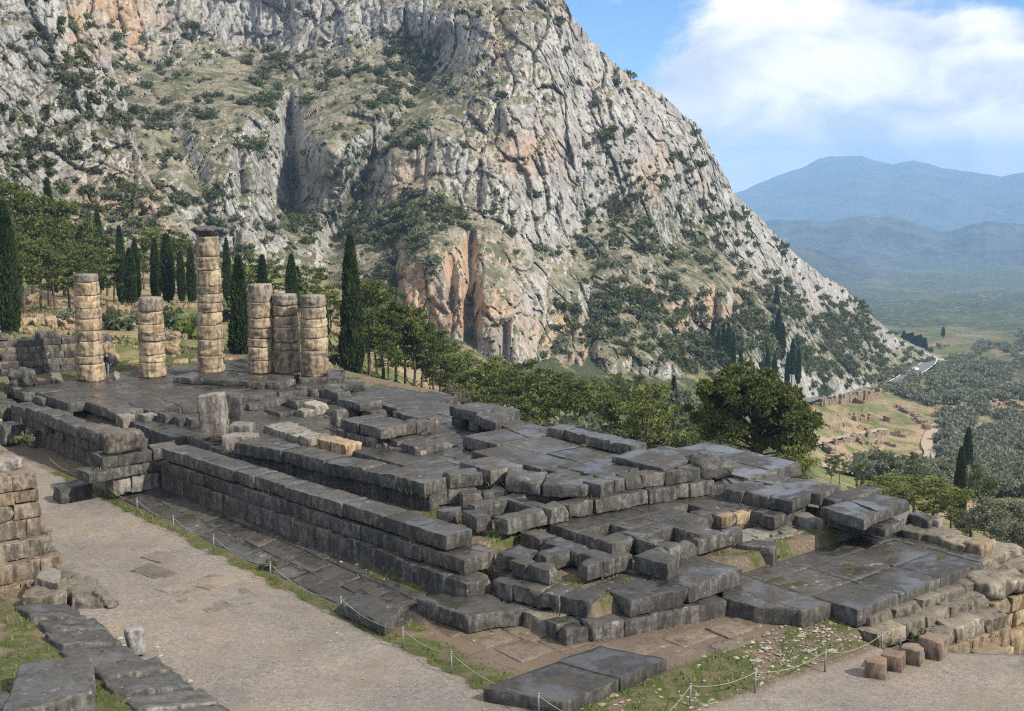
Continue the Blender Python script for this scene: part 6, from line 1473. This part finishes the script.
def hillside_litter():
    """stones and dry tufts strewn over the bank behind the columns"""
    g = np.random.RandomState(14); V_, F_, T_ = [], [], []; n = 0
    for k in range(420):
        x, y = g.uniform(-10, 345), g.uniform(302, 372); p = ghit(x, y, 92, 260)
        if perlin(np.array([[x / 25, y / 9, 1.7]]))[0] < -.05: continue
        s = g.gamma(1.6, .16) + .10; q = p[:2] + np.array([(-s, -s * .7), (s, -s * .6), (s * .8, s * .7), (-s * .9, s * .6)]) * g.uniform(.7, 1.2, (4, 1))
        v, f = stone_geo(q, p[2] - .2, p[2] + s * g.uniform(.5, 1.1), rough=s * .22, r=s * .3, chip=1.0); V_.append(v); F_.append(f + n); n += len(v)
    tag(obj('rubble', mesh('rubble', np.concatenate(V_), np.concatenate(F_), TUFA)), kind='stuff')
    for k in range(9000):
        x, y = g.uniform(-10, 470), g.uniform(300, 405); D = g.uniform(90, 165); r = ray(x, 300); r = r / math.hypot(r[0], r[1]); p = r * D
        z = float(0)
        T_.append((p[0], p[1]))
    T_ = np.array(T_); z = gz(T_[:, 0], T_[:, 1]); P = np.c_[T_, z]
    keep = fbm(P / 7, 3) > -.15; P = P[keep]; h = g.uniform(.12, .45, len(P)); a = g.uniform(0, 6.28, len(P)); t = np.stack([np.cos(a), np.sin(a), 0 * a], 1) * g.uniform(.04, .12, (len(P), 1))
    vs = np.stack([P - t, P + t, P + np.c_[g.normal(0, .6, (len(P), 2)) * h[:, None], h]], 1).reshape(-1, 3)
    m = MT('hillside_tufts', .8, .1); nn_ = m.noise(.4, 4); m.col(m.mix(m.step(nn_, .4, .6), (.06, .08, .025), (.22, .185, .095)))
    tag(obj('grass', mesh('grass', vs, np.arange(len(vs)).reshape(-1, 3), m.m, False)), kind='stuff')
hillside_litter()
# ================================================================== AIR
def haze():
    b = [(-13000, -300), (13000, 13000)]
    v = [(x, y, z) for z in (-1150, 260) for x, y in ((-14000, -400), (14000, -400), (14000, 14500), (-14000, 14500))]
    f = [(0, 3, 2, 1), (4, 5, 6, 7), (0, 1, 5, 4), (1, 2, 6, 5), (2, 3, 7, 6), (3, 0, 4, 7)]
    m = bpy.data.materials.new('haze'); m.use_nodes = True; t = m.node_tree; t.nodes.clear()
    o = t.nodes.new('ShaderNodeOutputMaterial'); p = t.nodes.new('ShaderNodeVolumePrincipled'); t.links.new(p.outputs[0], o.inputs['Volume'])
    p.inputs['Color'].default_value = (.40, .66, 1.0, 1); p.inputs['Density'].default_value = HAZE; p.inputs['Anisotropy'].default_value = -.25
    tag(obj('haze', mesh('haze', v, f, m, False)), kind='stuff')
HAZE = 1.15e-4
haze()
